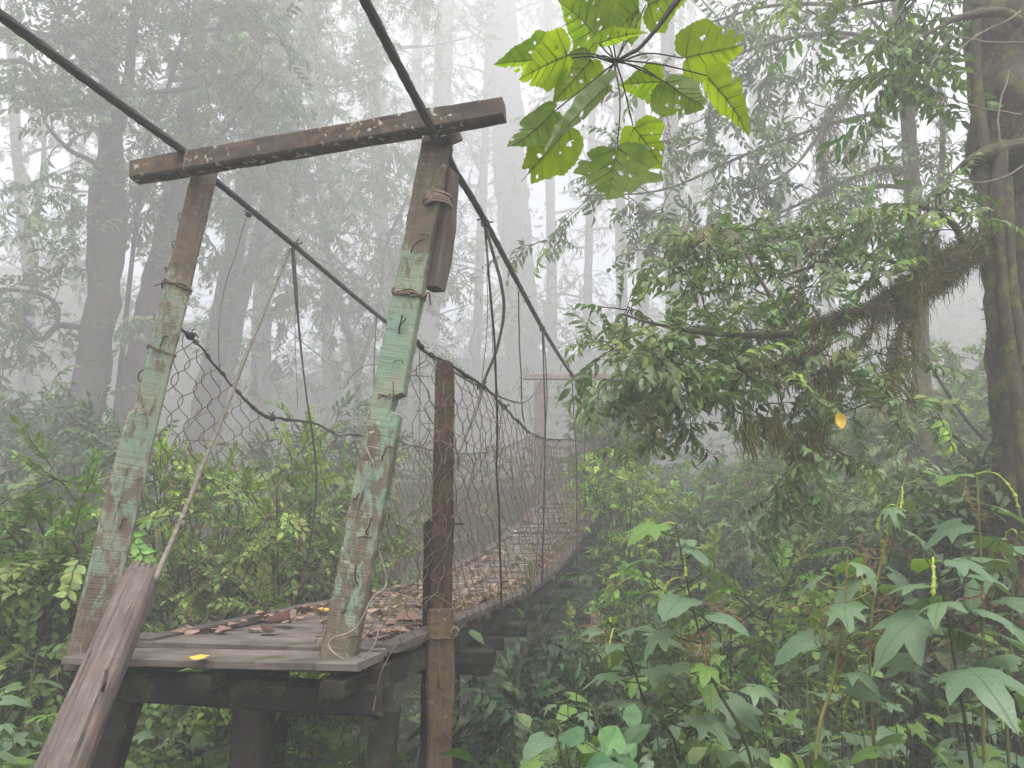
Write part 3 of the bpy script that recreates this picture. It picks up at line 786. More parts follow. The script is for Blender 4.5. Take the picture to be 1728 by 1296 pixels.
lay(YLM[0], deckpix(545, 1032), 'yellow fallen leaf on the brown litter beside the right gate post', None, 1.3)
lay(YLM[0], deckpix(832, 1000), 'yellow fallen leaf at the deck edge under the netting', None, .9)
lay(YLM[1], deckpix(672, 990), 'small yellow fallen leaf on the planks behind the mossy post', None, .7)
lay(DLM[2], deckpix(690, 1050, .06), 'large upturned brown leaf curled against the right kerb board', None, 1.9, tilt=.5)
lay(DLM[5], deckpix(470, 1052, .05), 'large pale brown leaf heaped on the litter near the left kerb', None, 1.6, tilt=.4)

# ------------------------------------------------------------------ small-leaf foliage
def leaf_tmpl(l, w, droop, fold, rows=3):
    t = np.linspace(0, 1, rows + 2)[1:-1]
    wid = np.sin(np.pi * t ** .75) * w / 2
    cx = t; v = [(0, 0, 0)]
    def mid(q): return np.array([q * l * (1 - .25 * droop * q), 0, -droop * l * q * q * .6])
    for q, ww in zip(t, wid):
        m = mid(q); v += [m + (0, ww, fold * ww), m, m + (0, -ww, fold * ww)]
    v.append(mid(1.0)); v = np.array(v)
    f = [(0, 2, 1), (0, 3, 2)]
    for i in range(len(t) - 1):
        a = 1 + 3 * i; b = a + 3
        f += [(a, a + 1, b + 1), (a, b + 1, b), (a + 1, a + 2, b + 2), (a + 1, b + 2, b + 1)]
    a = 1 + 3 * (len(t) - 1); e = len(v) - 1
    f += [(a, a + 1, e), (a + 1, a + 2, e)]
    return v, np.array(f)
def twig_tmpl(seed, L, nl, l, w, droop, spread, up, fold=.25, rows=2, whorl=False):
    r = np.random.RandomState(seed); V = []; F = []; C = []; n0 = 0
    pts = [np.zeros(3)]; d = np.array([1., 0, 0])
    for i in range(5):
        d = unit(d + np.array([0, r.randn() * .15, r.randn() * .12 - .05])); pts.append(pts[-1] + d * L / 5)
    p = spline(pts, 6)
    th = np.array([0, 2.1, 4.2])
    ring = (p[:, None] + (np.linspace(.005, .0018, 6)[:, None, None]) * np.stack([0 * th, np.cos(th), np.sin(th)], -1)[None])
    ii = np.arange(5)[:, None] * 3 + np.arange(3)[None]; jj = np.arange(5)[:, None] * 3 + (np.arange(3)[None] + 1) % 3
    f = np.concatenate([np.stack([ii, jj, jj + 3], -1).reshape(-1, 3), np.stack([ii, jj + 3, ii + 3], -1).reshape(-1, 3)])
    V.append(ring.reshape(-1, 3)); F.append(f); C.append(np.full((18, 4), -1.)); n0 = 18
    for i in range(nl):
        if whorl and i > nl * .45: q = .93 + r.uniform(-.03, .07); ang = i * 2.4
        else: q = .15 + .85 * (i + r.uniform(-.3, .3)) / nl; ang = (i % 2) * np.pi + r.randn() * .5
        if i == nl - 1: q = 1.
        q = np.clip(q, .05, 1); x = q * 5; a = int(min(x, 4.999)); b = p[a] + (p[min(a + 1, 5)] - p[a]) * (x - a)
        ax = unit(p[min(a + 1, 5)] - p[a])
        sp = spread * r.uniform(.7, 1.2) if i < nl - 1 else .15
        side = np.array([0, math.cos(ang), math.sin(ang) * .45 + up])
        dr = unit(ax * math.cos(sp) + unit(side) * math.sin(sp) + np.array([0, 0, -.1 * droop]))
        R = frame(dr, unit(np.array([0, r.randn() * .3, 1.])))
        lv, lf = leaf_tmpl(l * r.uniform(.7, 1.15), w * r.uniform(.8, 1.15), droop * r.uniform(.5, 1.4), fold, rows)
        V.append(lv @ R.T + b); F.append(lf + n0); n0 += len(lv)
        br = r.uniform(.72, 1.3); hu = r.uniform(-1, 1)
        C.append(np.tile([br * (1 + .12 * hu), br, br * (1 - .15 * hu), 1.], (len(lv), 1)))
    return np.vstack(V), np.vstack(F), np.vstack(C)
TW = {
    'lance': [twig_tmpl(i, .42, 10, .145, .046, .9, .8, .0, rows=2) for i in range(10)],
    'lance_near': [twig_tmpl(30 + i, .40, 10, .15, .048, .9, .8, .05, rows=3) for i in range(10)],
    'ovate': [twig_tmpl(60 + i, .30, 12, .085, .042, .35, .9, .35, rows=2) for i in range(10)],
    'whorl': [twig_tmpl(90 + i, .30, 13, .12, .036, .7, .95, .25, rows=2, whorl=True) for i in range(10)],
    'herb': [twig_tmpl(120 + i, .26, 7, .10, .065, .35, 1.0, .3, rows=3) for i in range(8)],
}
def place(g, kind, pos, dirs, scale, colors, rng, roll=.5, stem=(.05, .042, .03)):
    T = TW[kind]; n = len(pos); var = rng.randint(0, len(T), n)
    x = dirs / np.linalg.norm(dirs, axis=1, keepdims=True)
    up = np.array([0, 0, 1.]) + rng.randn(n, 3) * roll
    y = np.cross(up, x); y /= np.maximum(np.linalg.norm(y, axis=1, keepdims=True), 1e-6); z = np.cross(x, y)
    for v in range(len(T)):
        m = np.where(var == v)[0]
        if not len(m): continue
        V, F, C = T[v]
        R = np.stack([x[m], y[m], z[m]], 2)
        W_ = np.einsum('nij,kj->nki', R, V) * scale[m][:, None, None] + pos[m][:, None]
        col = colors[m][:, None, :] * np.where(C[:, 3:] > 0, C[:, :3], 0)[None] + np.where(C[:, 3:] > 0, 0, 1)[None] * np.array(stem)
        k = len(V)
        g.add(W_.reshape(-1, 3), (F[None] + (np.arange(len(m)) * k)[:, None, None]).reshape(-1, 3), None, col.reshape(-1, 3))
def colset(rng, n, base, var=.25, alt=None, palt=0.):
    c = np.array(base) * 1.75 * (1 + var * rng.randn(n, 1) * .6) * (1 + .10 * rng.randn(n, 3))
    if alt is not None:
        m = rng.rand(n) < palt; c[m] = np.array(alt) * (1 + .2 * rng.randn(m.sum(), 1))
    return np.clip(c, .008, .6)

def branchlets(rng, path, n, L, droop=.3, out=None, t0=.25, lift=.2):
    """sub-branches springing from a limb path"""
    res = []; path = np.asarray(path)
    for i in range(n):
        t = t0 + (1 - t0) * (i + rng.rand()) / n; x = t * (len(path) - 1); a = int(min(x, len(path) - 2)); b = path[a] + (path[a + 1] - path[a]) * (x - a)
        ax = unit(path[a + 1] - path[a]); s = unit(np.cross(ax, rng.randn(3)))
        d = unit(ax * .6 + s * .9 + np.array([0, 0, lift]) + (0 if out is None else np.asarray(out) * .5))
        ll = L * rng.uniform(.5, 1.25); pts = [b]
        for k in range(6):
            d = unit(d + rng.randn(3) * .16 + np.array([0, 0, -droop * .22])); pts.append(pts[-1] + d * ll / 6)
        res.append(np.array(pts))
    return res
def twigs_along(rng, paths, per, t0=.2, outw=.8):
    pos = []; dr = []
    for p in paths:
        for k in range(per):
            t = t0 + (1 - t0) * (k + rng.rand()) / per if k < per - 1 else 1.0
            x = t * (len(p) - 1); a = int(min(x, len(p) - 2)); pos.append(p[a] + (p[a + 1] - p[a]) * (x - a))
            ax = unit(p[a + 1] - p[a]); dr.append(ax * .7 + outw * rng.randn(3) * .6 + np.array([0, 0, -.15]))
    return np.array(pos), np.array(dr)

def trunk_path(l, Y, extra=None, foot=True):
    """l: (u, v, width px) rows from the bottom up, at distance Y"""
    pts = []; rad = []
    for u, v, w in l:
        pts.append(P(u, v, Y)); rad.append(PX(w, Y, v) / 2)
    pts = np.array(pts); rad = np.array(rad)
    if foot:
        b = pts[0] + (pts[0] - pts[1]) / max(np.linalg.norm(pts[0] - pts[1]), .1) * .6; z = GZ(b[0], Y)
        if z < pts[0][2] - .3:
            b[2] = z - .3; pts = np.vstack([b, pts]); rad = np.concatenate([[rad[0] * 1.35], rad])
        else: pts[0][2] = min(pts[0][2], z - .3)
    return pts, rad
def limb_geo(pts, rad, n=30, sides=14, seed=0, jit=.16):
    s_ = spline(np.hstack([pts, np.asarray(rad)[:, None]]), n)
    g = Geo(); g.tube(s_[:, :3], np.maximum(s_[:, 3], .004), sides, True, jitter=jit, seed=seed); return g

def grow_crown(tree, rng, paths, nb, L, per, kind, base, scale=1., droop=.4, lift=.15, t0=.25, alt=None, palt=0., rad=.012, name='crown', out=None, stemcol=(.045, .038, .03), sub=True):
    """boughs, twigs and leaves of one tree, joined into one part"""
    br = []
    for p, m in zip(paths, nb if not np.isscalar(nb) else [nb] * len(paths)):
        br += branchlets(rng, p, m, L, droop, out, t0, lift)
    if sub:
        b2 = []
        for p in br: b2 += branchlets(rng, p, 2, L * .5, droop, None, .3, .1)
        allb = br + b2
    else: allb = br
    g = Geo()
    for p in allb: g.tube(p, np.linspace(rad, rad * .3, len(p)), 4, False, c=stemcol)
    pos, dr = twigs_along(rng, allb, per)
    place(g, kind, pos, dr, rng.uniform(.75, 1.25, len(pos)) * scale, colset(rng, len(pos), base, .3, alt, palt), rng, .5, stemcol)
    return part(name, g, M['leaf'], tree, False, kind='stuff')

def px_path(l, Y0, Y1=None, n=12):
    Y1 = Y0 if Y1 is None else Y1; k = len(l)
    return spline([P(u, v, Y0 + (Y1 - Y0) * i / (k - 1)) for i, (u, v) in enumerate(l)], n)
def rand_limbs(rng, pts, n, L, tlo=.45, lift=.35):
    s_ = spline(pts, 40); res = []
    for i in range(n):
        t = tlo + (1 - tlo) * (i + rng.rand()) / n; a = s_[int(min(t, .999) * 39)]
        an = rng.uniform(0, 6.28); d = unit(np.array([math.cos(an), math.sin(an), lift])); ll = L * rng.uniform(.6, 1.2) * (1.2 - .4 * t); q = [a]
        for k in range(7):
            d = unit(d + rng.randn(3) * .2 + np.array([0, 0, .03])); q.append(q[-1] + d * ll / 7)
        res.append(np.array(q))
    return res

GRN = (.052, .075, .030); GRN_D = (.035, .055, .024); GRN_Y = (.13, .19, .035); GRN_B = (.085, .135, .028)

def FAR(Y): return Y * 1.5 if Y < 8 else (Y * 2.2 if Y < 10 else min(Y * 2.8, 62 + Y * .1))
def tree(name, label, trunk, Y, seed, bark='bark', limbs=(), nrand=6, Lr=2.2, nb=5, L=1.0, per=4, kind='lance', base=GRN, tlo=.45, scale=1., trunk_sides=18, group=None, alt=None, palt=0., extra=None, lift=.3):
    rng = np.random.RandomState(seed)
    dY = FAR(Y) - Y; k_ = FAR(Y) / Y; trunk = [(a, b, c * .64) for a, b, c in trunk]; Y = FAR(Y); Lr *= k_; L *= k_; scale *= k_ ** .85
    pts, rad = trunk_path(trunk, Y)
    t = thing(name, pts[0] + np.array([0, 0, .3]), label, 'tree', group)
    part('trunk', limb_geo(pts, rad, 60, trunk_sides, seed, .22), M[bark], t)
    paths = []
    for l in limbs:
        pp = np.array([P(u, v, y_ + dY) for u, v, w, y_ in l]); rr = [PX(w * (.8 if Y > 12 else .6), y_ + dY, v) / 2 for u, v, w, y_ in l]
        part('limb', limb_geo(pp, rr, 24, 10, seed + 3, .2), M[bark], t); paths.append(spline(pp, 14))
    for q in rand_limbs(rng, pts, nrand, Lr, tlo, lift):
        part('limb', limb_geo(q, np.linspace(rad[-1] * .45 + .015, .012, len(q)), 14, 7, seed + 5, .2), M[bark], t); paths.append(q)
    if Y > 9: paths.append(spline(pts, 14)); nb = nb if not np.isscalar(nb) else [nb] * (len(paths) - 1); nb = list(nb) + [6]
    if paths: grow_crown(t, rng, paths, nb, L, per, kind, base, scale, alt=alt, palt=palt)
    return t

# ---- trees on the left
tree('forest_tree', 'thick mossy trunk with crooked limbs reaching left, behind the left gate post', [(120, 800, 100), (150, 660, 88), (172, 520, 76), (190, 400, 66), (190, 310, 66), (186, 200, 52), (183, 100, 48), (178, 0, 44), (172, -160, 38), (168, -330, 30)], 8.6, 1,
     limbs=([(184, 95, 34, 8.6), (130, 78, 30, 8.4), (60, 62, 26, 8.2), (-20, 52, 24, 8.0)], [(172, 190, 18, 8.6), (130, 173, 16, 8.4), (95, 180, 16, 8.3), (74, 186, 16, 8.25), (72, 140, 14, 8.2), (48, 108, 12, 8.1), (10, 104, 11, 8.0), (-40, 120, 9, 7.9)],
            [(150, 552, 14, 8.5), (120, 551, 13, 8.3), (97, 550, 14, 8.2), (70, 574, 12, 8.1), (48, 558, 11, 8.0), (20, 556, 10, 7.9), (-20, 535, 8, 7.8)], [(97, 550, 12, 8.2), (96, 520, 10, 8.2), (78, 500, 9, 8.1), (30, 490, 8, 8.0), (-20, 492, 7, 7.9)],
            [(200, 215, 26, 8.6), (214, 150, 22, 8.7), (222, 80, 19, 8.8), (230, 0, 16, 8.9), (240, -120, 12, 9)], [(160, 520, 26, 8.55), (158, 420, 28, 8.5), (160, 330, 26, 8.5), (172, 260, 18, 8.55)]),
     nrand=6, Lr=2.0, nb=5, L=.9, per=4, tlo=.5)
tree('forest_tree', 'straight reddish brown trunk leaning right between the mossy trunk and the green gate post', [(195, 800, 74), (228, 640, 66), (250, 520, 62), (280, 400, 58), (300, 290, 52), (318, 180, 46), (330, 80, 42), (342, -20, 40), (360, -200, 34), (372, -330, 28)], 9.6, 2, 'bark_red', nrand=8, Lr=2.4, nb=5, L=.9, per=4, tlo=.5)
tree('forest_tree', 'tall grey trunk rising behind the left half of the crossbar', [(322, 830, 66), (345, 680, 60), (370, 560, 56), (395, 420, 52), (410, 330, 48), (432, 230, 46), (458, 120, 44), (485, 0, 42), (520, -160, 36)], 11.2, 3, limbs=([(432, 235, 30, 11.2), (400, 180, 24, 11), (385, 100, 20, 10.8), (390, 0, 16, 10.7)],), nrand=8, Lr=2.6, nb=5, L=1.0, per=4, tlo=.45)
tree('forest_tree', 'slim dark trunk leaning right beside the tall grey trunk under the crossbar', [(365, 700, 38), (385, 620, 36), (410, 500, 36), (440, 390, 34), (465, 290, 30), (490, 200, 28), (510, 90, 26), (525, -40, 22), (540, -150, 18)], 12.4, 4, limbs=([(415, 470, 16, 12.4), (470, 440, 14, 12.2), (530, 450, 12, 12), (580, 480, 9, 11.9), (600, 530, 6, 11.8)], [(430, 425, 14, 12.4), (480, 400, 12, 12.1), (545, 420, 10, 11.8), (600, 470, 8, 11.6)]), nrand=8, Lr=2.2, nb=6, L=1.0, per=4, tlo=.4)
tree('forest_tree', 'broad pale trunk almost lost in the fog behind the left netting', [(438, 830, 54), (440, 640, 50), (445, 480, 48), (468, 330, 44), (492, 190, 40), (510, 40, 36), (520, -100, 30)], 16.5, 5, nrand=8, Lr=3.0, nb=5, L=1.2, per=4, tlo=.35)
tree('slender_tree', 'thin leaning sapling between the two thickest trunks on the left', [(225, 420, 12), (245, 262, 12), (272, 185, 12), (298, 100, 11), (315, 30, 9), (325, -60, 8)], 8.9, 6, nrand=9, Lr=1.2, nb=4, L=.7, per=4, tlo=.2)
tree('slender_tree', 'crooked small tree with drooping limbs seen between the two gate posts', [(612, 800, 24), (608, 700, 22), (596, 600, 18), (570, 500, 15), (548, 400, 13), (530, 330, 12), (505, 250, 9), (500, 150, 7)], 11.0, 7, limbs=([(600, 640, 12, 11), (640, 520, 10, 10.8), (650, 420, 8, 10.6), (690, 330, 6, 10.5)], [(550, 400, 9, 11), (590, 340, 8, 10.8), (640, 290, 6, 10.6)], [(530, 330, 9, 11), (500, 300, 8, 10.8), (470, 310, 6, 10.6)]), nrand=12, Lr=1.9, nb=5, L=.8, per=4, tlo=.15, alt=(.15, .17, .04), palt=.06)
tree('forest_tree', 'faint trunk with spreading boughs beside the fog gap on the far left', [(40, 800, 34), (42, 640, 32), (50, 500, 30), (40, 380, 28), (28, 250, 26), (20, 100, 22), (10, -60, 18)], 13.5, 8, limbs=([(46, 400, 14, 13.5), (70, 320, 12, 13.3), (75, 230, 9, 13.1)],), nrand=9, Lr=2.6, nb=6, L=1.1, per=4, tlo=.3)
tree('forest_tree', 'pale tree with a dense crown in the fog above the crossbar', [(660, 700, 40), (655, 500, 38), (640, 330, 36), (632, 150, 34), (625, 0, 30), (620, -120, 26)], 15.5, 9, nrand=12, Lr=3.0, nb=6, L=1.2, per=4, tlo=.35, alt=(.15, .17, .04), palt=.03)
# ---- trees in the middle, deep in the fog
tree('forest_tree', 'very wide ghostly trunk standing in the brightest fog behind the right cable', [(890, 760, 96), (882, 620, 92), (872, 450, 86), (862, 300, 82), (850, 100, 76), (842, -60, 70), (838, -160, 60)], 22, 10, nrand=6, Lr=3, nb=4, L=1.2, per=3, tlo=.6)
tree('forest_tree', 'ghostly trunk left of the mossy post in the fog', [(722, 800, 60), (720, 600, 58), (735, 400, 54), (745, 200, 50), (752, 0, 44), (760, -120, 38)], 21, 11, nrand=8, Lr=3, nb=4, L=1.2, per=3, tlo=.5)
tree('forest_tree', 'dark lone trunk standing in the misty gap between bridge and right bank', [(1150, 920, 56), (1148, 800, 52), (1145, 700, 48), (1141, 600, 46), (1136, 420, 42), (1130, 200, 38), (1125, 0, 34), (1122, -140, 28)], 13.6, 12, 'bark', nrand=6, Lr=2.6, nb=4, L=1.1, per=3, tlo=.6)
tree('forest_tree', 'pair of misty trunks right of the far gate, the nearer one', [(1092, 920, 38), (1090, 780, 34), (1086, 640, 32), (1084, 420, 30), (1080, 200, 28), (1078, 0, 25), (1076, -120, 22)], 17.5, 13, nrand=6, Lr=2.6, nb=4, L=1.2, per=3, tlo=.5)
tree('forest_tree', 'pair of misty trunks right of the far gate, the fainter one beside the far crossbar', [(1052, 920, 36), (1054, 780, 34), (1050, 600, 32), (1048, 400, 28), (1044, 150, 24), (1040, -100, 20)], 19, 14, nrand=6, Lr=2.8, nb=4, L=1.2, per=3, tlo=.5)
tree('forest_tree', 'thin misty trunk to the right of the dark lone trunk', [(1212, 900, 28), (1210, 760, 26), (1206, 600, 24), (1202, 380, 20), (1198, 100, 16), (1196, -60, 12)], 17, 15, nrand=6, Lr=2.4, nb=4, L=1.2, per=3, tlo=.4)
tree('forest_tree', 'pale trunk far behind the mossy hanging bough on the right', [(1330, 860, 40), (1330, 600, 36), (1325, 350, 32), (1318, 100, 28), (1312, -100, 22)], 19, 16, nrand=10, Lr=3, nb=5, L=1.2, per=3, tlo=.3)

for i, (u, Y, w) in enumerate(((560, 19, 30), (690, 23, 34), (795, 20, 26), (935, 24, 30), (985, 21, 24), (1180, 24, 30), (1265, 20, 26), (1410, 22, 34))):
    lean = (-20, 12, 25, -8, 14, -10, 6, -25)[i]
    lab = ('slim ghostly tree between the crooked small tree and the right gate post', 'ghostly tree in the fog directly behind the right gate post', 'slim leaning ghost tree beside the splint board', 'ghostly tree behind the hanging cord of the right cable', 'slim pale tree above the left end of the far crossbar', 'pale tree behind the dark lone trunk', 'faint slim tree behind the tip of the mossy bough', 'pale leaning tree behind the middle of the mossy bough')[i]
    tree('fog_tree', lab, [(u, 860, w), (u + lean * .3, 650, w * .95), (u + lean * .6, 430, w * .9), (u + lean, 200, w * .8), (u + lean * 1.3, 0, w * .7), (u + lean * 1.5, -60, w * .55)], Y, 700 + i, nrand=16, Lr=3.0, nb=5, L=1.2, per=3, tlo=.18, group='slim trees deep in the fog')
# ---- trees on the right
UR = tree('understory_tree', 'leafy tree with moss draped stems in front of the white sky on the right', [(1560, 700, 46), (1552, 520, 42), (1545, 400, 40), (1538, 290, 38), (1528, 150, 34), (1518, 30, 30), (1505, -100, 24)], 7.6, 17, 'bark_moss',
     limbs=([(1545, 300, 20, 7.6), (1500, 282, 15, 7.5), (1440, 300, 12, 7.4), (1370, 335, 9, 7.3), (1290, 370, 6, 7.2), (1220, 400, 5, 7.1)], [(1530, 150, 20, 7.6), (1480, 125, 18, 7.5), (1430, 160, 14, 7.3), (1380, 230, 10, 7.1), (1330, 290, 7, 7.0), (1250, 330, 5, 6.9)],
            [(1524, 100, 18, 7.6), (1450, 60, 14, 7.4), (1360, 60, 11, 7.1), (1250, 90, 8, 6.9), (1160, 150, 5, 6.7)], [(1520, 40, 16, 7.6), (1420, 10, 12, 7.3), (1300, 10, 9, 7.0), (1190, 40, 6, 6.8)], [(1540, 340, 14, 7.6), (1450, 380, 10, 7.4), (1340, 420, 8, 7.3), (1200, 430, 6, 7.2), (1060, 420, 4, 7.1)],
            [(1530, 180, 14, 7.6), (1400, 210, 10, 7.4), (1260, 260, 8, 7.2), (1120, 320, 6, 7.1), (980, 330, 4, 7.0)], [(1560, 480, 18, 7.6), (1585, 350, 16, 7.5), (1590, 200, 14, 7.4), (1575, 80, 10, 7.3)], [(1540, 360, 14, 7.6), (1600, 300, 10, 7.4), (1660, 240, 8, 7.2), (1720, 200, 6, 7.1)]),
     nrand=3, Lr=1.5, nb=[6, 7, 10, 10, 9, 9, 4, 5, 3, 3, 3], L=.85, per=4, kind='lance', base=(.060, .085, .034), tlo=.5, alt=(.16, .24, .03), palt=.10, lift=.2, scale=.80)
rng = np.random.RandomState(50)
def moss_strands(g, rng, pos, n, L, w=.005, spread=.06):
    for i in range(n):
        p = pos[rng.randint(len(pos))] + rng.randn(3) * np.array([spread, spread, spread * .5])
        ll = L * rng.uniform(.3, 1.3); k = 5; q = [p]
        for j in range(k): q.append(q[-1] + np.array([rng.randn() * .35, rng.randn() * .35, -1]) * ll / k)
        q = np.array(q); ww = w * rng.uniform(.5, 1.4) * np.array([.7, 1, 1, .8, .5, .1]); a = rng.uniform(0, 3.14); s = np.array([math.cos(a), math.sin(a), 0])
        s2 = np.array([-s[1], s[0], 0])
        v = np.concatenate([q + ww[:, None] * s, q - ww[:, None] * s * .5 + ww[:, None] * s2 * .8, q - ww[:, None] * s * .5 - ww[:, None] * s2 * .8])
        f = []
        for j in range(k):
            for a_, b_ in ((0, 6), (6, 12), (12, 0)): f.append((a_ + j, b_ + j, b_ + j + 1, a_ + j + 1))
        g.add(v, f)
def moss_clump(g, rng, pos, n, r):
    """short tangled fibres that thicken a mossy bough"""
    for i in range(n):
        p = pos[rng.randint(len(pos))]; d = unit(rng.randn(3) + np.array([0, 0, -.5])); a = p + d * r * rng.uniform(0, .6); b = a + unit(d + rng.randn(3) * .7) * r * rng.uniform(.5, 1.3)
        s = unit(np.cross(b - a, rng.randn(3))) * .0032; m = (a + b) / 2 + rng.randn(3) * r * .2
        g.add([a - s, a + s, m + s, m - s, b], [(0, 1, 2, 3)]); g.add([m - s, m + s, b], [(0, 1, 2)])
g = Geo()
mp_ = np.vstack([px_path([(1545, 300), (1500, 282), (1440, 300), (1370, 335)], 11.4, 11.1), px_path([(1430, 160), (1400, 200), (1385, 250), (1390, 290)], 11.1, 10.9), px_path([(1540, 420), (1535, 250), (1525, 120)], 11.3), px_path([(1575, 420), (1588, 300), (1580, 150)], 11.25)])
moss_strands(g, rng, mp_, 700, .40, .007); moss_clump(g, rng, mp_, 3000, .13)
part('hanging_moss', g, M['moss'], UR, kind='stuff')

# the big tree at the right edge with its mossy bough
bt = [(1775, 900, 160), (1765, 740, 155), (1752, 560, 150), (1742, 400, 150), (1738, 300, 160), (1735, 250, 165), (1732, 150, 170), (1725, 0, 170), (1715, -150, 150), (1710, -300, 120)]
pts, rad = trunk_path(bt, 5.6)
BT = thing('mossy_tree', pts[0], 'big moss covered trunk wrapped in climbing roots at the edge of the right bank', 'tree')
part('trunk', limb_geo(pts, rad, 70, 30, 3, .2), M['bark_moss'], BT)
def root(l, Y, mat='bark_moss', nm='climbing_root'):
    pp = np.array([P(u, v, Y) for u, v, w in l]); rr = [PX(w, Y, v) / 2 for u, v, w in l]
    part(nm, limb_geo(pp, rr, 40, 10, 7, .3), M[mat], BT)
root([(1658, 270, 22), (1664, 340, 26), (1668, 420, 24), (1676, 500, 22), (1681, 560, 20), (1679, 590, 12), (1682, 602, 4)], 5.25)
root([(1690, 240, 22), (1686, 320, 26), (1692, 420, 24), (1700, 520, 26), (1712, 620, 26), (1722, 720, 26), (1738, 860, 28), (1755, 1000, 30)], 5.15)
root([(1700, 300, 14), (1705, 400, 16), (1712, 500, 16), (1730, 620, 18)], 5.1)
root([(1650, 0, 16), (1646, 100, 18), (1654, 200, 18), (1664, 280, 20)], 5.25)
for i, l in enumerate(([(1728, 70), (1660, 68), (1600, 72), (1575, 110), (1560, 130)], [(1728, 195), (1690, 190), (1650, 180), (1600, 165), (1585, 180)], [(1700, 120), (1690, 170), (1685, 235), (1700, 245), (1735, 240)], [(1720, 20), (1650, 60), (1600, 100), (1560, 95)], [(1735, 280), (1690, 300), (1640, 305), (1600, 290)])):
    p = px_path(l, 5.0, 4.9, 40); p = p + .02 * np.stack([fnoise(p, i, 5.), fnoise(p, i + 5, 5.), fnoise(p, i + 9, 5.)], -1)
    part('bare_twig', Geo().tube(p, np.linspace(.008, .004, 40), 5, jitter=.2), M['rope'], BT)
# mossy shelf on the trunk
ring = []; th = np.linspace(0, 2 * np.pi, 24, endpoint=False)
for i, s in enumerate(np.linspace(0, 1, 14)):
    c = P(1625 + 130 * s, 276 - 22 * s, 5.25 + .1 * s); r = PX(np.interp(s, [0, .1, .3, 1], [3, 15, 21, 26]), 5.2)
    q = c + np.stack([0 * th, np.cos(th) * r * 2.2, np.sin(th) * r], -1); ring.append(q + .02 * fnoise(q, 4, 7.)[:, None])
part('moss_shelf', Geo().loft(ring), M['bark_moss'], BT)
# the long bough
bl = [(1690, 395, 34, 5.4), (1630, 425, 34, 5.2), (1570, 470, 32, 5.05), (1500, 510, 26, 4.95), (1420, 535, 20, 4.85), (1340, 560, 15, 4.8), (1260, 565, 11, 4.75), (1180, 560, 9, 4.7), (1100, 545, 6, 4.7), (1050, 530, 4, 4.7)]
bp = np.array([P(u, v, y_) for u, v, w, y_ in bl]); part('limb', limb_geo(bp, [PX(w, y_, v) / 2 for u, v, w, y_ in bl], 60, 12, 8, .3), M['bark_moss'], BT)
subs = [[(1500, 510, 12, 4.95), (1460, 570, 10, 4.8), (1400, 620, 8, 4.7), (1320, 645, 6, 4.65), (1230, 670, 5, 4.6), (1160, 690, 3, 4.6)], [(1420, 535, 10, 4.85), (1360, 600, 8, 4.75), (1280, 620, 6, 4.7), (1190, 640, 5, 4.65), (1120, 625, 3, 4.6), (1070, 610, 3, 4.6)],
        [(1340, 560, 10, 4.8), (1300, 500, 8, 4.8), (1265, 440, 6, 4.85), (1240, 400, 4, 4.9), (1200, 385, 3, 4.9)], [(1570, 470, 12, 5.05), (1500, 440, 9, 5.0), (1430, 430, 7, 4.95), (1340, 460, 5, 4.9)], [(1545, 480, 11, 5.0), (1520, 560, 9, 4.9), (1500, 640, 7, 4.85), (1470, 690, 5, 4.8)],
        [(1400, 620, 7, 4.7), (1390, 700, 6, 4.68), (1372, 745, 4, 4.66), (1366, 760, 3, 4.65)], [(1630, 425, 14, 5.2), (1610, 380, 12, 5.1), (1560, 350, 9, 5.05), (1490, 345, 6, 5.0)], [(1260, 565, 6, 4.75), (1200, 590, 5, 4.7), (1130, 600, 4, 4.65), (1085, 640, 3, 4.6)]]
sp_paths = []
for l in subs:
    pp = np.array([P(u, v, y_) for u, v, w, y_ in l]); part('limb', limb_geo(pp, [PX(w, y_, v) / 2 for u, v, w, y_ in l], 24, 7, 9, .3), M['bark_moss'], BT); sp_paths.append(spline(pp, 14))
rng = np.random.RandomState(61)
sb = spline(bp, 40)
grow_crown(BT, rng, sp_paths + [sb[12:]], [5, 5, 5, 6, 4, 2, 5, 4, 7], .46, 4, 'lance_near', (.070, .100, .034), .68, droop=.25, lift=.3, t0=.2, alt=(.17, .26, .03), palt=.09, rad=.006, sub=True)
g = Geo()
mp_ = np.vstack([sb[2:22]] * 2 + [sp_paths[0][:9], sp_paths[4][:13], sp_paths[5], sp_paths[1][:6]]); heavy = np.vstack([sb[2:14]])
moss_clump(g, rng, mp_, 6500, .075); moss_clump(g, rng, heavy, 6500, .12)
moss_strands(g, rng, mp_, 500, .16, .004); moss_strands(g, rng, heavy, 50, .20, .005, .1)
dr_ = np.vstack([px_path([(1385, 640), (1380, 700), (1370, 750)], 4.66), px_path([(1545, 480), (1540, 560), (1535, 680)], 4.85), px_path([(1310, 690), (1306, 735)], 4.62), px_path([(1262, 700), (1260, 738)], 4.6)])
moss_strands(g, rng, dr_, 500, .16, .004, .025); moss_clump(g, rng, dr_, 900, .035)
part('hanging_moss', g, M['moss'], BT, kind='stuff')
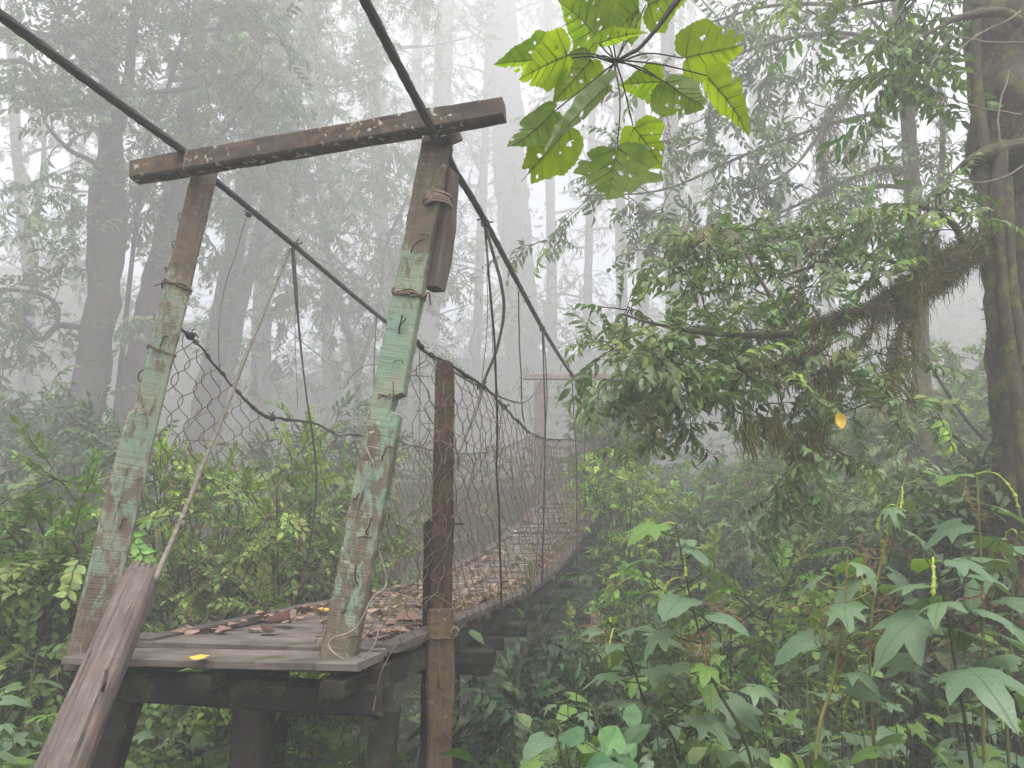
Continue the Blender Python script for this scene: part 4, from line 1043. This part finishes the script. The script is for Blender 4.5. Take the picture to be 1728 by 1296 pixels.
# upper crown of the big tree, above the frame and along its top edge
rl2 = [px_path([(1725, -60), (1640, -40), (1540, -10), (1440, 10)], 5.5, 5.2), px_path([(1720, 40), (1690, 20), (1620, 30), (1560, 60)], 5.2, 5.0), px_path([(1700, -150), (1600, -140), (1450, -90), (1300, -40)], 5.6, 5.4)]
for q in rl2: part('limb', limb_geo(q, np.linspace(.05, .01, len(q)), 20, 7, 3, .2), M['bark_moss'], BT)
grow_crown(BT, rng, rl2, [3, 3, 2], .6, 3, 'lance_near', (.07, .11, .03), .95, t0=.3, alt=(.20, .30, .03), palt=.25, rad=.007)
g = Geo(); st_ = spline(np.hstack([pts, rad[:, None]]), 120)
tp = []
for i in range(1500):
    q = st_[rng.randint(10, 110)]; an = rng.uniform(2.2, 5.2); tp.append(q[:3] + np.array([math.cos(an), math.sin(an), 0]) * q[3] * .98)
tp = np.array(tp); moss_clump(g, rng, tp, 5200, .035); moss_strands(g, rng, tp[:400], 420, .10, .003, .01)
part('trunk_moss', g, M['moss'], BT, kind='stuff')
# single yellow leaf caught below the bough
o = inst('hanging_leaf', YLM[0], None, P(1417, 710, 4.3), frame(np.array([.25, .1, -1.]), np.array([.1, -1, .1])), 1.05); tag(o, 'single yellow leaf dangling below the mossy bough', 'leaf')

# ------------------------------------------------------------------ shrubs
def shrub(name, label, stems, seed, kind, base, nb, L, per, scale=1., alt=None, palt=0., droop=.2, lift=.4, group=None, cat='shrub', rad=.008, bark='bark', t0=.2, sub=True):
    rng = np.random.RandomState(seed)
    b = np.array([q[0] for q in stems]).mean(0); b = np.array([b[0], b[1], GZ(b[0], b[1])])
    t = thing(name, b, label, cat, group)
    for q in stems:
        part('stem', Geo().tube(q, np.linspace(.022, .006, len(q)), 6, jitter=.2), M[bark], t)
    grow_crown(t, rng, stems, nb, L, per, kind, base, scale, droop, lift, t0, alt, palt, rad, 'foliage', sub=sub)
    return t
def bush_stems(rng, u, v, Y, n, spread, top_v, jit=60):
    """stems fan out from a foot on the ground below (u, Y) toward the height seen at top_v"""
    c = P(u, v, Y); foot = np.array([c[0], Y, GZ(c[0], Y) - .05]); res = []
    for i in range(n):
        e = P(u + rng.uniform(-1, 1) * spread, top_v + abs(rng.randn()) * jit, Y + rng.uniform(-.5, .5))
        m = foot * .5 + e * .5 + np.array([rng.randn() * .15, rng.randn() * .15, .1])
        res.append(spline([foot + rng.randn(3) * np.array([.2, .2, 0]), m, e], 9))
    return res
R_ = np.random.RandomState(7)
def bush(label, u, Y, n, spread, top, seed, kind='ovate', base=GRN_B, nb=6, L=.6, per=4, **kw):
    k_ = 1.0
    if Y > 7.2: k_ = (7.2 + (Y - 7.2) * 2.7) / Y
    Y *= k_; L *= k_ ** .8; kw['scale'] = kw.get('scale', 1.) * k_ ** .7
    return shrub(kw.pop('name', 'shrub'), label, bush_stems(np.random.RandomState(seed), u, 1000, Y, n, spread, top), seed, kind, base, nb, L, per, **kw)
# left edge, dark drooping leaves
bush('dark drooping shrub at the foot of the thick mossy trunk', 70, 9.6, 11, 130, 690, 201, 'lance', (.050, .070, .034), nb=7, L=.7, per=4)
bush('dark leafy shrub pressed against the outer side of the left gate post', 165, 8.3, 9, 90, 745, 202, 'lance', (.045, .065, .030), nb=7, L=.6, per=4)
bush('low green shrub below the left gate post with yellowish leaf tips', 110, 5.2, 9, 110, 880, 203, 'ovate', (.075, .115, .030), nb=7, L=.5, per=4, alt=GRN_Y, palt=.2)
# bright bush behind the left netting
bush('bright yellow green shrub behind the left netting', 370, 6.9, 14, 130, 790, 204, 'ovate', (.105, .155, .036), nb=8, L=.55, per=4, alt=(.20, .28, .035), palt=.35)
bush('green shrub behind the netting, left of the right gate post', 520, 7.4, 13, 110, 820, 205, 'ovate', (.09, .135, .036), nb=8, L=.55, per=4, alt=(.18, .25, .035), palt=.25)
bush('grey green shrub in the gully behind the bright shrubs', 600, 9.0, 12, 160, 850, 206, 'ovate', (.07, .10, .035), nb=7, L=.7, per=4)
bush('dim shrub deep in the gully below the left cable', 430, 9.5, 12, 220, 760, 207, 'lance', (.05, .07, .03), nb=7, L=.8, per=4)
bush('misty shrub beyond the mossy trunk at the far left', 20, 9.5, 12, 180, 700, 208, 'lance', (.05, .07, .03), nb=7, L=.8, per=4)
# beside and beyond the far gate
bush('vine smothered bush with yellow green top covering the far gate post', 1026, 9.9, 14, 38, 665, 209, 'whorl', (.075, .11, .03), nb=7, L=.5, per=4, alt=(.24, .32, .04), palt=.22)
bush('small bright shrub just below the far end of the bridge', 1045, 8.4, 8, 30, 790, 210, 'whorl', (.14, .22, .03), nb=6, L=.4, per=4, alt=(.24, .34, .03), palt=.35)
bush('dull shrub under the far end of the bridge', 1060, 8.6, 9, 50, 1010, 211, 'lance', (.045, .06, .03), nb=6, L=.6, per=4)
# gully floor seen right of the mossy post
bush('dark green sapling clump in the gully right of the mossy post', 915, 5.6, 9, 50, 1190, 212, 'lance', (.035, .06, .026), nb=7, L=.6, per=4)
bush('dim shrub in the gully below the bearer ends', 1040, 7.2, 9, 50, 1110, 213, 'ovate', (.042, .066, .028), nb=7, L=.6, per=4)
bush('thin leaved shrub in the gully at the foot of the right bank', 1120, 7.3, 9, 60, 1060, 214, 'ovate', (.075, .115, .032), nb=7, L=.6, per=4, alt=GRN_Y, palt=.15)
bush('misty shrub in front of the dark lone trunk', 1140, 9.8, 9, 80, 985, 215, 'ovate', (.06, .085, .03), nb=6, L=.7, per=4)
# right bank
bush('tall rounded shrub with yellow green shoots on the misty side of the right bank', 1320, 9.2, 15, 105, 800, 216, 'whorl', (.10, .145, .04), nb=8, L=.65, per=4, alt=(.19, .27, .035), palt=.22)
bush('dark shrub at the lower edge of the rounded shrub on the right bank', 1240, 8.4, 11, 80, 900, 217, 'lance', (.060, .088, .036), nb=7, L=.6, per=4)
bush('dense shrub below the mossy bough on the right bank', 1450, 8.8, 16, 120, 755, 218, 'whorl', (.095, .135, .04), nb=8, L=.7, per=4, alt=(.15, .22, .03), palt=.10)
bush('dark dense shrub behind the flowering nettles', 1540, 7.4, 13, 120, 900, 219, 'lance', (.058, .086, .034), nb=8, L=.65, per=4)
bush('pale leafy shrub in the fog beside the big mossy trunk', 1610, 9.8, 16, 120, 650, 220, 'whorl', (.08, .12, .034), nb=8, L=.8, per=4, alt=(.2, .28, .04), palt=.15)
bush('dark leafy shrub at the foot of the big mossy trunk', 1690, 6.3, 12, 80, 880, 221, 'lance', (.056, .084, .034), nb=8, L=.6, per=4)
bush('grey green shrub rising from the misty gap at the foot of the rounded shrub', 1215, 9.6, 13, 70, 870, 223, 'ovate', (.075, .105, .036), nb=7, L=.7, per=4, alt=GRN_Y, palt=.12)
bush('leafy thicket between the dense shrub and the pale leafy shrub', 1530, 9.0, 15, 100, 730, 224, 'lance', (.070, .10, .034), nb=8, L=.7, per=4, alt=(.16, .22, .04), palt=.10)
bush('low yellow green shrub in front of the rounded shrub', 1250, 6.2, 10, 80, 1020, 222, 'ovate', (.11, .17, .032), nb=7, L=.5, per=4, alt=GRN_Y, palt=.3)
for i, (u, Y, lab) in enumerate(((1500, 8.0, 'thin bare pole leaning over the dense shrub on the right bank'), (1640, 7.2, 'bare leaning sapling between the pale shrub and the big trunk'))):
    q = px_path(([(1480, 600), (1540, 680), (1600, 740), (1700, 830)], [(1560, 600), (1610, 680), (1660, 740), (1760, 830)])[i], Y, Y - .6, 14)
    e = q[-1] + (q[-1] - q[-2]) * 3; e[2] = GZ(e[0], e[1]) - .1
    tag(part('leaning_sapling', Geo().tube(spline(np.vstack([q, e]), 30), np.linspace(.012, .028, 30), 7, jitter=.2), M['bark']), lab, 'sapling')

# herb layer that nobody could count
def herbs(label, n, area, seed, base, alt, palt, hmax, sc=1.):
    rng = np.random.RandomState(seed); g = Geo()
    x = rng.uniform(area[0], area[1], n); y = rng.uniform(area[2], area[3], n); z = ground_z(x, y)
    keep = (y > 1.6) & (np.hypot(x, y) > 1.9); x, y, z = x[keep], y[keep], z[keep]; n = len(x)
    h = rng.uniform(.05, hmax, n)
    for i in range(n):
        if i % 2 == 0: g.tube([(x[i], y[i], z[i] - .03), (x[i] + rng.randn() * .03, y[i], z[i] + h[i])], .004, 3, False, c=(.05, .06, .02))
    pos = np.stack([x, y, z + h], -1); d = rng.randn(n, 3); d[:, 2] = np.abs(d[:, 2]) * .4 + .1
    place(g, 'herb', pos, d, rng.uniform(.7, 1.5, n) * sc, colset(rng, n, base, .35, alt, palt), rng, .35, (.06, .07, .025))
    o = part('undergrowth', g, M['leaf'], None, False); tag(o, label, 'undergrowth', None, 'stuff')
herbs('low leafy herbs carpeting the right bank', 5200, (.2, 6.5, 1.8, 9.), 301, (.050, .085, .034), (.10, .16, .035), .15, .8, 1.1)
herbs('low leafy herbs around the trestle and the leaning log', 3600, (-6., .4, 4.2, 8.), 302, (.060, .10, .036), (.12, .19, .04), .2, .6, 1.15)
rng = np.random.RandomState(330); n = 7000
x = rng.uniform(-46, 46, n); y = rng.uniform(26, 73, n); keep = (y > 36) | (np.abs(x) > 16); x, y = x[keep], y[keep]
cl = .5 + .5 * fnoise(np.stack([x, y, 0 * x], -1), 12, .25); z = ground_z(x, y) + rng.rand(len(x)) ** 1.5 * (1.5 + 7 * cl)
g = Geo(); d = rng.randn(len(x), 3); d[:, 2] = d[:, 2] * .5 + .1
place(g, 'lance', np.stack([x, y, z], -1), d, rng.uniform(2.2, 4.0, len(x)), colset(rng, len(x), (.040, .058, .028), .3), rng, .6)  # added foliage covers the hill and greys the white horizon
tag(part('backdrop_wood', g, M['leaf'], None, False), 'misty wood covering the hillside beyond the gully', 'wood', None, 'stuff')
herbs('low plants on the misty far bank', 2200, (-8., 8., 11, 19.), 303, (.05, .075, .03), None, 0., .9, 1.4)

# ------------------------------------------------------------------ large-leaved plants
def lobed_leaf(seed, lobes=3, depth=.5, mat='nettle', asym=.1, serr=.03, droop=.35, width=1.0):
    """leaf with pointed lobes; unit length along +x, stalk at the origin"""
    r = np.random.RandomState(seed); K = 44; th = np.linspace(-np.pi, np.pi, K, endpoint=False)
    R = np.full(K, .0)
    la = {1: [(0, 1.0, .70)], 3: [(0, 1.0, .52), (.85 * width, .80, .46), (-.85 * width, .80, .46), (1.9, .52, .5), (-1.9, .52, .5)], 5: [(0, 1., .34), (.72, .88, .28), (-.72, .88, .28), (1.5, .66, .30), (-1.5, .66, .30), (2.3, .40, .3), (-2.3, .4, .3)]}[lobes]
    for a, l, w in la:
        d = np.abs(np.angle(np.exp(1j * (th - a - r.randn() * .06)))); R = np.maximum(R, l * (1 + asym * r.randn() * .5) * np.exp(-(d / w) ** 1.35 * depth * 1.6))
    R = np.maximum(R, .42 + .06 * r.rand()); R = R * (1 + serr * np.where(np.arange(K) % 2 == 0, 1, -1))
    R *= np.where(np.abs(th) > 2.7, .45, 1)
    fr = [0, .35, .68, 1.]; v = [(0, 0, 0)]; uv = [(0, 0)]
    for q in fr[1:]:
        for a, rr in zip(th, R):
            x, y = q * rr * math.cos(a), q * rr * math.sin(a); v.append((x, y, 0)); uv.append((x, y))
    v = np.array(v); rad = np.hypot(v[:, 0], v[:, 1])
    v[:, 2] = -droop * rad ** 2.2 * .7 + .06 * np.abs(v[:, 1]) - .10 * np.abs(v[:, 1]) ** 2 * r.uniform(.2, 2) + .022 * fnoise(v, seed, 5.)
    uv = np.array(uv); j = np.arange(K); jn = (j + 1) % K
    g = Geo(); tri = np.stack([0 * j, 1 + j, 1 + jn], -1); 
    g.add(v, tri, uv[tri.reshape(-1)])
    g.f[0] = tri
    for ring in range(2):
        a = 1 + ring * K; b = a + K; q = np.stack([a + j, b + j, b + jn, a + jn], -1); g.f.append(q); g.uv.append(uv[q.reshape(-1)])
    return build_mesh('leaf', g, M[mat])
NL = [lobed_leaf(i, 3, [.5, .6, .45, .7, .55, .5][i], 'nettle', droop=[.35, .6, .25, .5, .8, .4][i]) for i in range(6)] + [lobed_leaf(10 + i, 5, .6, 'nettle', droop=.4 + .2 * i) for i in range(3)] + [lobed_leaf(20 + i, 1, .42, 'nettle', droop=.5, serr=.02) for i in range(3)]
NLY = [lobed_leaf(40 + i, 3, .5, 'nettle_light', droop=.4) for i in range(2)] + [lobed_leaf(44 + i, 1, .42, 'nettle_light', droop=.5) for i in range(2)]
def spike_geo(p0, d, L, rng):
    pts = [p0]; d = unit(d)
    for k in range(9):
        d = unit(d + np.array([0, 0, -.42]) + rng.randn(3) * .08); pts.append(pts[-1] + d * L / 9)
    p = spline(pts, 40); rr = (.003 + .0038 * np.clip(np.linspace(-.3, 1.2, 40), 0, 1)) * (1 + .35 * np.random.RandomState(int(rng.randint(999))).randn(40)); rr = np.clip(rr, .0016, .0095); rr[-1] = .001
    return Geo().tube(p, rr, 6, jitter=.4)
def panicle_geo(g, p0, d, L, rng, depth=0):
    q = [p0]; d = unit(d)
    for k in range(4):
        d = unit(d + rng.randn(3) * .35); q.append(q[-1] + d * L / 4)
    g.tube(q, .0022 if depth == 0 else .0014, 3, False)
    if depth < 2:
        for k in range(4): panicle_geo(g, q[1 + k % 4], d + rng.randn(3) * .9, L * .5, rng, depth + 1)
def big_plant(stem_pts, seed, label, nleaf, size, group=None, stem='stem', spikes=0, panicles=0, young=.06, name='nettle_plant', lo=.25, rad=.009, pet=.14, only=None):
    rng = np.random.RandomState(seed); s_ = spline(stem_pts, 30); base = s_[0].copy()
    t = thing(name, np.array([base[0], base[1], GZ(base[0], base[1])]), label, 'plant', group)
    g = Geo(); g.tube(s_, np.linspace(rad, rad * .45, 30), 7, jitter=.12)
    leaves = []
    for i in range(nleaf):
        q = lo + (1 - lo) * (i + .6 * rng.rand()) / nleaf; x = min(q, .99) * 29; a = int(x); b = s_[a] + (s_[a + 1] - s_[a]) * (x - a)
        an = i * 2.4 + rng.uniform(-.5, .5); o_ = np.array([math.cos(an), math.sin(an), 0]); pl = pet * rng.uniform(.6, 1.3) * (1.25 - .5 * q)
        e = b + o_ * pl + np.array([0, 0, pl * rng.uniform(.1, .6)])
        g.tube(spline([b, (b + e) / 2 + np.array([0, 0, -.01]), e], 6), .003, 4, False)
        d = o_ + np.array([0, 0, rng.uniform(-.55, .1)]) + rng.randn(3) * .12
        upv = np.array([rng.randn() * .22, rng.randn() * .22 - .10, 1.])
        leaves.append((e, frame(d, upv), size * rng.uniform(.65, 1.2) * (1.1 - .4 * q), rng.rand() < young or q > .93))
    part('stem', g, M[stem], t)
    for e, R, sc, yn in leaves:
        pool = NLY if yn else (NL if only is None else [NL[k] for k in only])
        inst('leaf', pool[rng.randint(len(pool))], t, e, R, (sc, sc * rng.uniform(.85, 1.1), sc))
    for i in range(spikes):
        a = s_[29 - i * 2 - rng.randint(2)]; an = rng.uniform(0, 6.28)
        part('flower_spike', spike_geo(a, np.array([math.cos(an), math.sin(an) * .6, .9]), rng.uniform(.14, .24), rng), M['spike'], t)
    if panicles:
        g = Geo()
        for i in range(panicles): panicle_geo(g, s_[29 - 3 - rng.randint(12)], np.array([rng.randn(), rng.randn() * .6, .25]), rng.uniform(.10, .18), rng)
        part('dry_panicle', g, M['panicle'], t, kind='stuff')
    return t
def stem_px(l, Y, Yt=None):
    Yt = Y if Yt is None else Yt; k = len(l); pts = [P(u, v, Y + (Yt - Y) * i / (k - 1)) for i, (u, v) in enumerate(l)]
    b = pts[0] + (pts[0] - pts[1]) * .8; b[2] = GZ(b[0], b[1]) - .05
    return [b] + pts
GN = 'tall nettles on the right bank'
big_plant(stem_px([(1270, 1296), (1205, 1150), (1168, 1020), (1140, 885)], 3.2), 401, 'tall dark stemmed nettle with curled flower spikes against the misty gap', 13, .18, GN, 'stem_dark', 3, 5, rad=.008, lo=.45)
big_plant(stem_px([(1375, 1296), (1405, 1150), (1424, 1040), (1430, 940)], 3.1), 402, 'olive stemmed nettle with brown dry panicles left of the flowering nettle', 12, .175, GN, 'stem_olive', 1, 4, rad=.009, lo=.4)
big_plant(stem_px([(1478, 1296), (1468, 1120), (1480, 980), (1528, 805)], 3.3), 403, 'flowering nettle with many drooping yellow green spikes and brown panicles', 14, .175, GN, 'stem_olive', 9, 8, rad=.008, lo=.4)
big_plant(stem_px([(1640, 1296), (1612, 1120), (1595, 1020), (1578, 950)], 2.8), 404, 'dark stemmed nettle with very large drooping trident leaves', 12, .205, GN, 'stem_dark', 1, 2, rad=.008, lo=.35, only=[0, 1, 4])
big_plant(stem_px([(1662, 1296), (1660, 1120), (1656, 950), (1648, 800)], 3.0), 405, 'straight yellow stemmed nettle beside the big mossy trunk', 13, .175, GN, 'stem_olive', 1, 4, rad=.008, lo=.4)
big_plant(stem_px([(1150, 1290), (1095, 1200), (1062, 1110), (1030, 1050)], 3.5), 406, 'leaning nettle reaching toward the bridge from the right bank', 12, .175, GN, 'stem_dark', 2, 1, rad=.007, lo=.4)
big_plant(stem_px([(1150, 1290), (1185, 1215), (1195, 1150)], 3.4), 407, 'short forked nettle beside the leaning one', 8, .18, GN, 'stem_dark', 0, 0, rad=.006, lo=.4)
big_plant(stem_px([(1700, 1250), (1705, 1100), (1712, 960), (1716, 900)], 3.4), 408, 'nettle at the foot of the big mossy trunk', 11, .18, GN, 'stem', 1, 3, rad=.008, lo=.4)
rp = np.random.RandomState(88)
for i in range(88):
    u = rp.uniform(930, 1740); v = rp.uniform(1040, 1290) if u > 1050 else rp.uniform(1130, 1300); Y = np.interp(v, [1040, 1290], [5.4, 2.9]) + rp.uniform(-.3, .4)
    top = P(u, v, Y); gz = GZ(top[0], Y)
    if top[2] < gz + .35: top[2] = gz + .5
    foot = np.array([top[0] + rp.randn() * .12, Y + rp.randn() * .1, gz - .04])
    z_ = 0 if u < 1100 else 1 if u < 1300 else 2 if u < 1560 else 3
    lab = ('flowerless nettle at the gully edge below the misty gap', 'flowerless nettle crowding around the tall dark stemmed nettle', 'flowerless nettle crowding around the flowering nettle', 'flowerless nettle in the mass below the big mossy trunk')[z_]
    big_plant([foot, (foot + top) / 2 + rp.randn(3) * .05, top], 620 + i, lab, rp.randint(8, 12), rp.uniform(.11, .165), ('nettles at the gully edge', 'nettles around the dark stemmed one', 'nettles around the flowering one', 'nettles below the big trunk')[z_], ('stem', 'stem_dark')[i % 2], 0, 0, young=.1, lo=.15, rad=.006)
for i in range(22):
    u = rp.uniform(-60, 125); v = rp.uniform(1010, 1290); Y = np.interp(v, [1010, 1290], [5.2, 3.75]) + rp.uniform(-.2, .4)
    top = P(u, v, Y); gz = GZ(top[0], Y); top[2] = max(top[2], gz + .45); foot = np.array([top[0] + rp.randn() * .1, Y + rp.randn() * .1, gz - .04])
    big_plant([foot, (foot + top) / 2 + rp.randn(3) * .05, top], 780 + i, 'pale green nettle growing outside the left gate post', rp.randint(7, 11), rp.uniform(.14, .20), 'nettles left of the leaning log', 'stem', 0, 0, young=.25, lo=.2, rad=.006)
for i in range(22):
    u = rp.uniform(230, 700); Y = rp.uniform(4.3, 6.0); v = rp.uniform(1160, 1290)
    top = P(u, v, Y); gz = GZ(top[0], Y); top[2] = max(top[2], gz + .4); foot = np.array([top[0] + rp.randn() * .1, Y + rp.randn() * .1, gz - .04])
    big_plant([foot, (foot + top) / 2 + rp.randn(3) * .05, top], 820 + i, 'leafy nettle in the shade beneath the bridge', rp.randint(7, 11), rp.uniform(.13, .19), 'nettles growing under the bridge', 'stem', 0, 0, young=.2, lo=.2, rad=.006)

# ------------------------------------------------------------------ broad-leaved branch hanging into the picture
HUB = P(1040, 104, 2.0)
BB = thing('broad_leaf_branch', P(1200, -160, 2.0), 'dark twig with large holed bright green leaves hanging beside the crossbar', 'branch')
sp0_ = spline([P(1260, -170, 2.05), P(1200, -70, 2.03), P(1143, 0, 2.0), P(1110, 45, 2.0), P(1080, 80, 2.0), P(1060, 92, 2.0), P(1040, 104, 2.0)], 50)
part('twig', Geo().tube(sp0_, np.linspace(.011, .0065, 50), 9, jitter=.35), M['rust'], BB)
def broad_leaf(base, tip, width, seed, mat='broad', fold=.25, bend=.2, tilt=0., notch=.25, lob=.25, holes=5, bites=2, dtip=0., hub=True):
    """base, tip: photo coordinates (u, v, Y); width in photo pixels"""
    r = np.random.RandomState(seed); a, b = P(*base), P(*tip); L = np.linalg.norm(b - a)
    K, NR = 180, 14; th = np.linspace(-np.pi, np.pi, K, endpoint=False)
    hw = width / 2 / max(math.hypot(tip[0] - base[0], tip[1] - base[1]), 1)
    cx = .42
    # outline: heart base, widest before the middle, drawn-out tip, blunt side lobes
    c = np.cos(th); s = np.sin(th)
    ol = np.array([(.03 + .05 * notch, 0), (-.045, .10), (-.05, .22), (.0, .36), (.13, .47), (.27, .5), (.40, .47 + .22 * lob), (.50, .42 - .22 * lob), (.62, .34 - .12 * lob), (.78, .20), (.90, .085), (1., .0)])
    ol = spline(ol, 80); up_ = r.uniform(.9, 1.1); ta = np.arctan2(ol[:, 1] * 2 * hw, ol[:, 0] - cx); ra = np.hypot(ol[:, 1] * 2 * hw, ol[:, 0] - cx); oi = np.argsort(ta)
    R = np.interp(np.abs(th), ta[oi], ra[oi]) * np.where(th > 0, up_, 2 - up_)
    R *= 1 + .016 * np.sin(th * 38 + r.rand() * 6) + .022 * np.sin(th * 5 + r.rand() * 6) + .016 * np.sin(th * 11 + r.rand() * 6)
    for k in range(bites):
        t0 = r.uniform(-2.2, 2.2); R *= 1 - r.uniform(.18, .45) * np.exp(-((th - t0) / r.uniform(.05, .12)) ** 2)
    v = [(cx, 0, 0)]
    for q in np.linspace(0, 1, NR + 1)[1:] ** .9:
        v += [(cx + q * rr * cc, q * rr * ss, 0) for rr, cc, ss in zip(R, c, s)]
    v = np.array(v); uv = v[:, :2].copy()
    v[:, 2] = fold * np.abs(v[:, 1]) - bend * (v[:, 0] - .3) ** 2 - .35 * fold * np.abs(v[:, 1]) ** 2 * 2 + .015 * fnoise(v, seed, 5.) + .003 * np.sin((v[:, 0] - .75 * np.abs(v[:, 1])) * 44)
    x = unit(b - a); view = unit((a + b) / 2 - np.array([0, 0, EYE])); up = unit(-view * math.cos(tilt) + np.cross(x, view) * math.sin(tilt)); Fm = frame(x, -up)
    hc = [(cx + r.uniform(-.32, .4), r.uniform(-.7, .7) * hw, r.uniform(.012, .035), r.uniform(.6, 1.8)) for k in range(holes)]
    j = np.arange(K); jn = (j + 1) % K; tri = np.stack([0 * j, 1 + j, 1 + jn], -1)
    q = np.concatenate([np.stack([1 + i * K + j, 1 + (i + 1) * K + j, 1 + (i + 1) * K + jn, 1 + i * K + jn], -1) for i in range(NR - 1)])
    ce = uv[q].mean(1); keep = np.ones(len(q), bool)
    for hx, hy, hr, el in hc: keep &= (((ce[:, 0] - hx) / el) ** 2 + (ce[:, 1] - hy) ** 2) > hr ** 2
    q = q[keep]
    W_ = (v * L) @ Fm.T + a
    g = Geo(); g.add(W_, tri, uv[tri.reshape(-1)]); g.f.append(q); g.uv.append(uv[q.reshape(-1)])
    o = part('leaf', g, M[mat], BB)
    vg = Geo()                                           # raised veins on the underside
    def on(xx, yy): 
        zz = fold * abs(yy) - bend * (xx - .3) ** 2 - .7 * fold * yy ** 2
        return (np.array([xx, yy, zz]) * L) @ Fm.T + a
    off = Fm[:, 2] * .0012
    for sgn in (1, -1):
        vg.tube([on(t, 0) + off * sgn for t in np.linspace(0.02, .95, 12)], np.linspace(.0016, .0004, 12), 4, False)
        for k, x0 in enumerate((.04, .22, .40, .56, .70)):
            for sd in (1, -1):
                ln = hw * (.95, .95, .8, .55, .35)[k]; vg.tube([on(x0 + .75 * y_ * (.5 if k == 0 else 1), sd * y_) + off * sgn for y_ in np.linspace(0, ln, 7)], np.linspace(.001, .0003, 7), 3, False)
    part('vein', vg, M['stem'], o)
    if hub:
        m = (HUB + a) / 2 + np.array([0, 0, .012]) + r.randn(3) * .006
        part('leaf_stalk', Geo().tube(spline([HUB + r.randn(3) * .004, m, a], 16), np.linspace(.0026, .002, 16), 6), M['stem_dark'], BB)
    return o
LV = [((952, 100, 2.0), (836, 102, 2.02), 92, 'broad', 1), ((960, 92, 1.98), (872, 132, 1.93), 95, 'broad', 2), ((1000, 98, 2.05), (932, 176, 2.08), 80, 'broad', 3),
      ((938, 186, 1.98), (858, 262, 1.97), 74, 'broad', 4), ((962, 214, 2.06), (872, 312, 2.02), 96, 'broad', 5), ((1028, 140, 1.95), (902, 262, 1.90), 40, 'broad_silver', 6),
      ((1042, 246, 1.97), (1025, 346, 1.94), 130, 'broad', 7), ((1068, 212, 2.05), (1122, 285, 2.08), 100, 'broad', 8), ((1120, 138, 2.04), (1046, 140, 2.06), 75, 'broad', 9),
      ((1122, 138, 2.0), (1195, 190, 1.98), 95, 'broad', 10), ((1152, 98, 2.05), (1268, 72, 2.08), 96, 'broad', 11), ((1195, 128, 1.98), (1274, 228, 1.92), 62, 'broad', 12),
      ((1014, 66, 2.0), (950, 2, 2.03), 110, 'broad', 13), ((1078, 14, 2.04), (1030, 62, 2.0), 75, 'broad', 14), ((1090, 8, 2.0), (1160, -20, 2.05), 80, 'broad', 15), ((1010, 72, 1.97), (1090, 48, 1.94), 36, 'broad', 16), ((1010, 10, 2.05), (1090, -40, 2.08), 90, 'broad', 17)]
for b_, t_, w_, m_, s_ in LV:
    broad_leaf(b_, t_, w_ * .92, s_, m_, fold=(.25, .45, .15)[s_ % 3], bend=(.2, .35, .1)[s_ % 3], tilt=(-.55, .3, .6, -.1)[s_ % 4], holes=(4, 7, 3)[s_ % 3] + (4 if s_ in (1, 5) else 0), bites=(1, 3, 2)[s_ % 3], lob=.35 if s_ in (7, 8, 3) else .15)

# ------------------------------------------------------------------ fog
bpy.context.view_layer.update()
bb = np.array([list(o.matrix_world @ Vector(c)) for o in S.objects if o.type == 'MESH' for c in o.bound_box])
lo, hi = bb.min(0) - 1.0, bb.max(0) + .5
print('FOGBOX', lo, hi)
g = Geo(); x0, x1, y0, y1, z0, z1 = lo[0], hi[0], lo[1], hi[1], lo[2], hi[2]
v = [(x, y, z) for z in (z0, z1) for y in (y0, y1) for x in (x0, x1)]
g.add(v, [(0, 2, 3, 1), (4, 5, 7, 6), (0, 1, 5, 4), (2, 6, 7, 3), (0, 4, 6, 2), (1, 3, 7, 5)])
k = NT('fog'); k.t.nodes.remove(k.b)
pv = k.n('ShaderNodeVolumePrincipled'); pv.inputs['Density'].default_value = FOG; pv.inputs['Color'].default_value = (.985, .98, .995, 1); pv.inputs['Anisotropy'].default_value = .15
k.l(pv.outputs[0], k.out.inputs['Volume'])
o = part('haze', g, k.m, None, False, at=(0, 0, 0)); tag(o, kind='stuff')
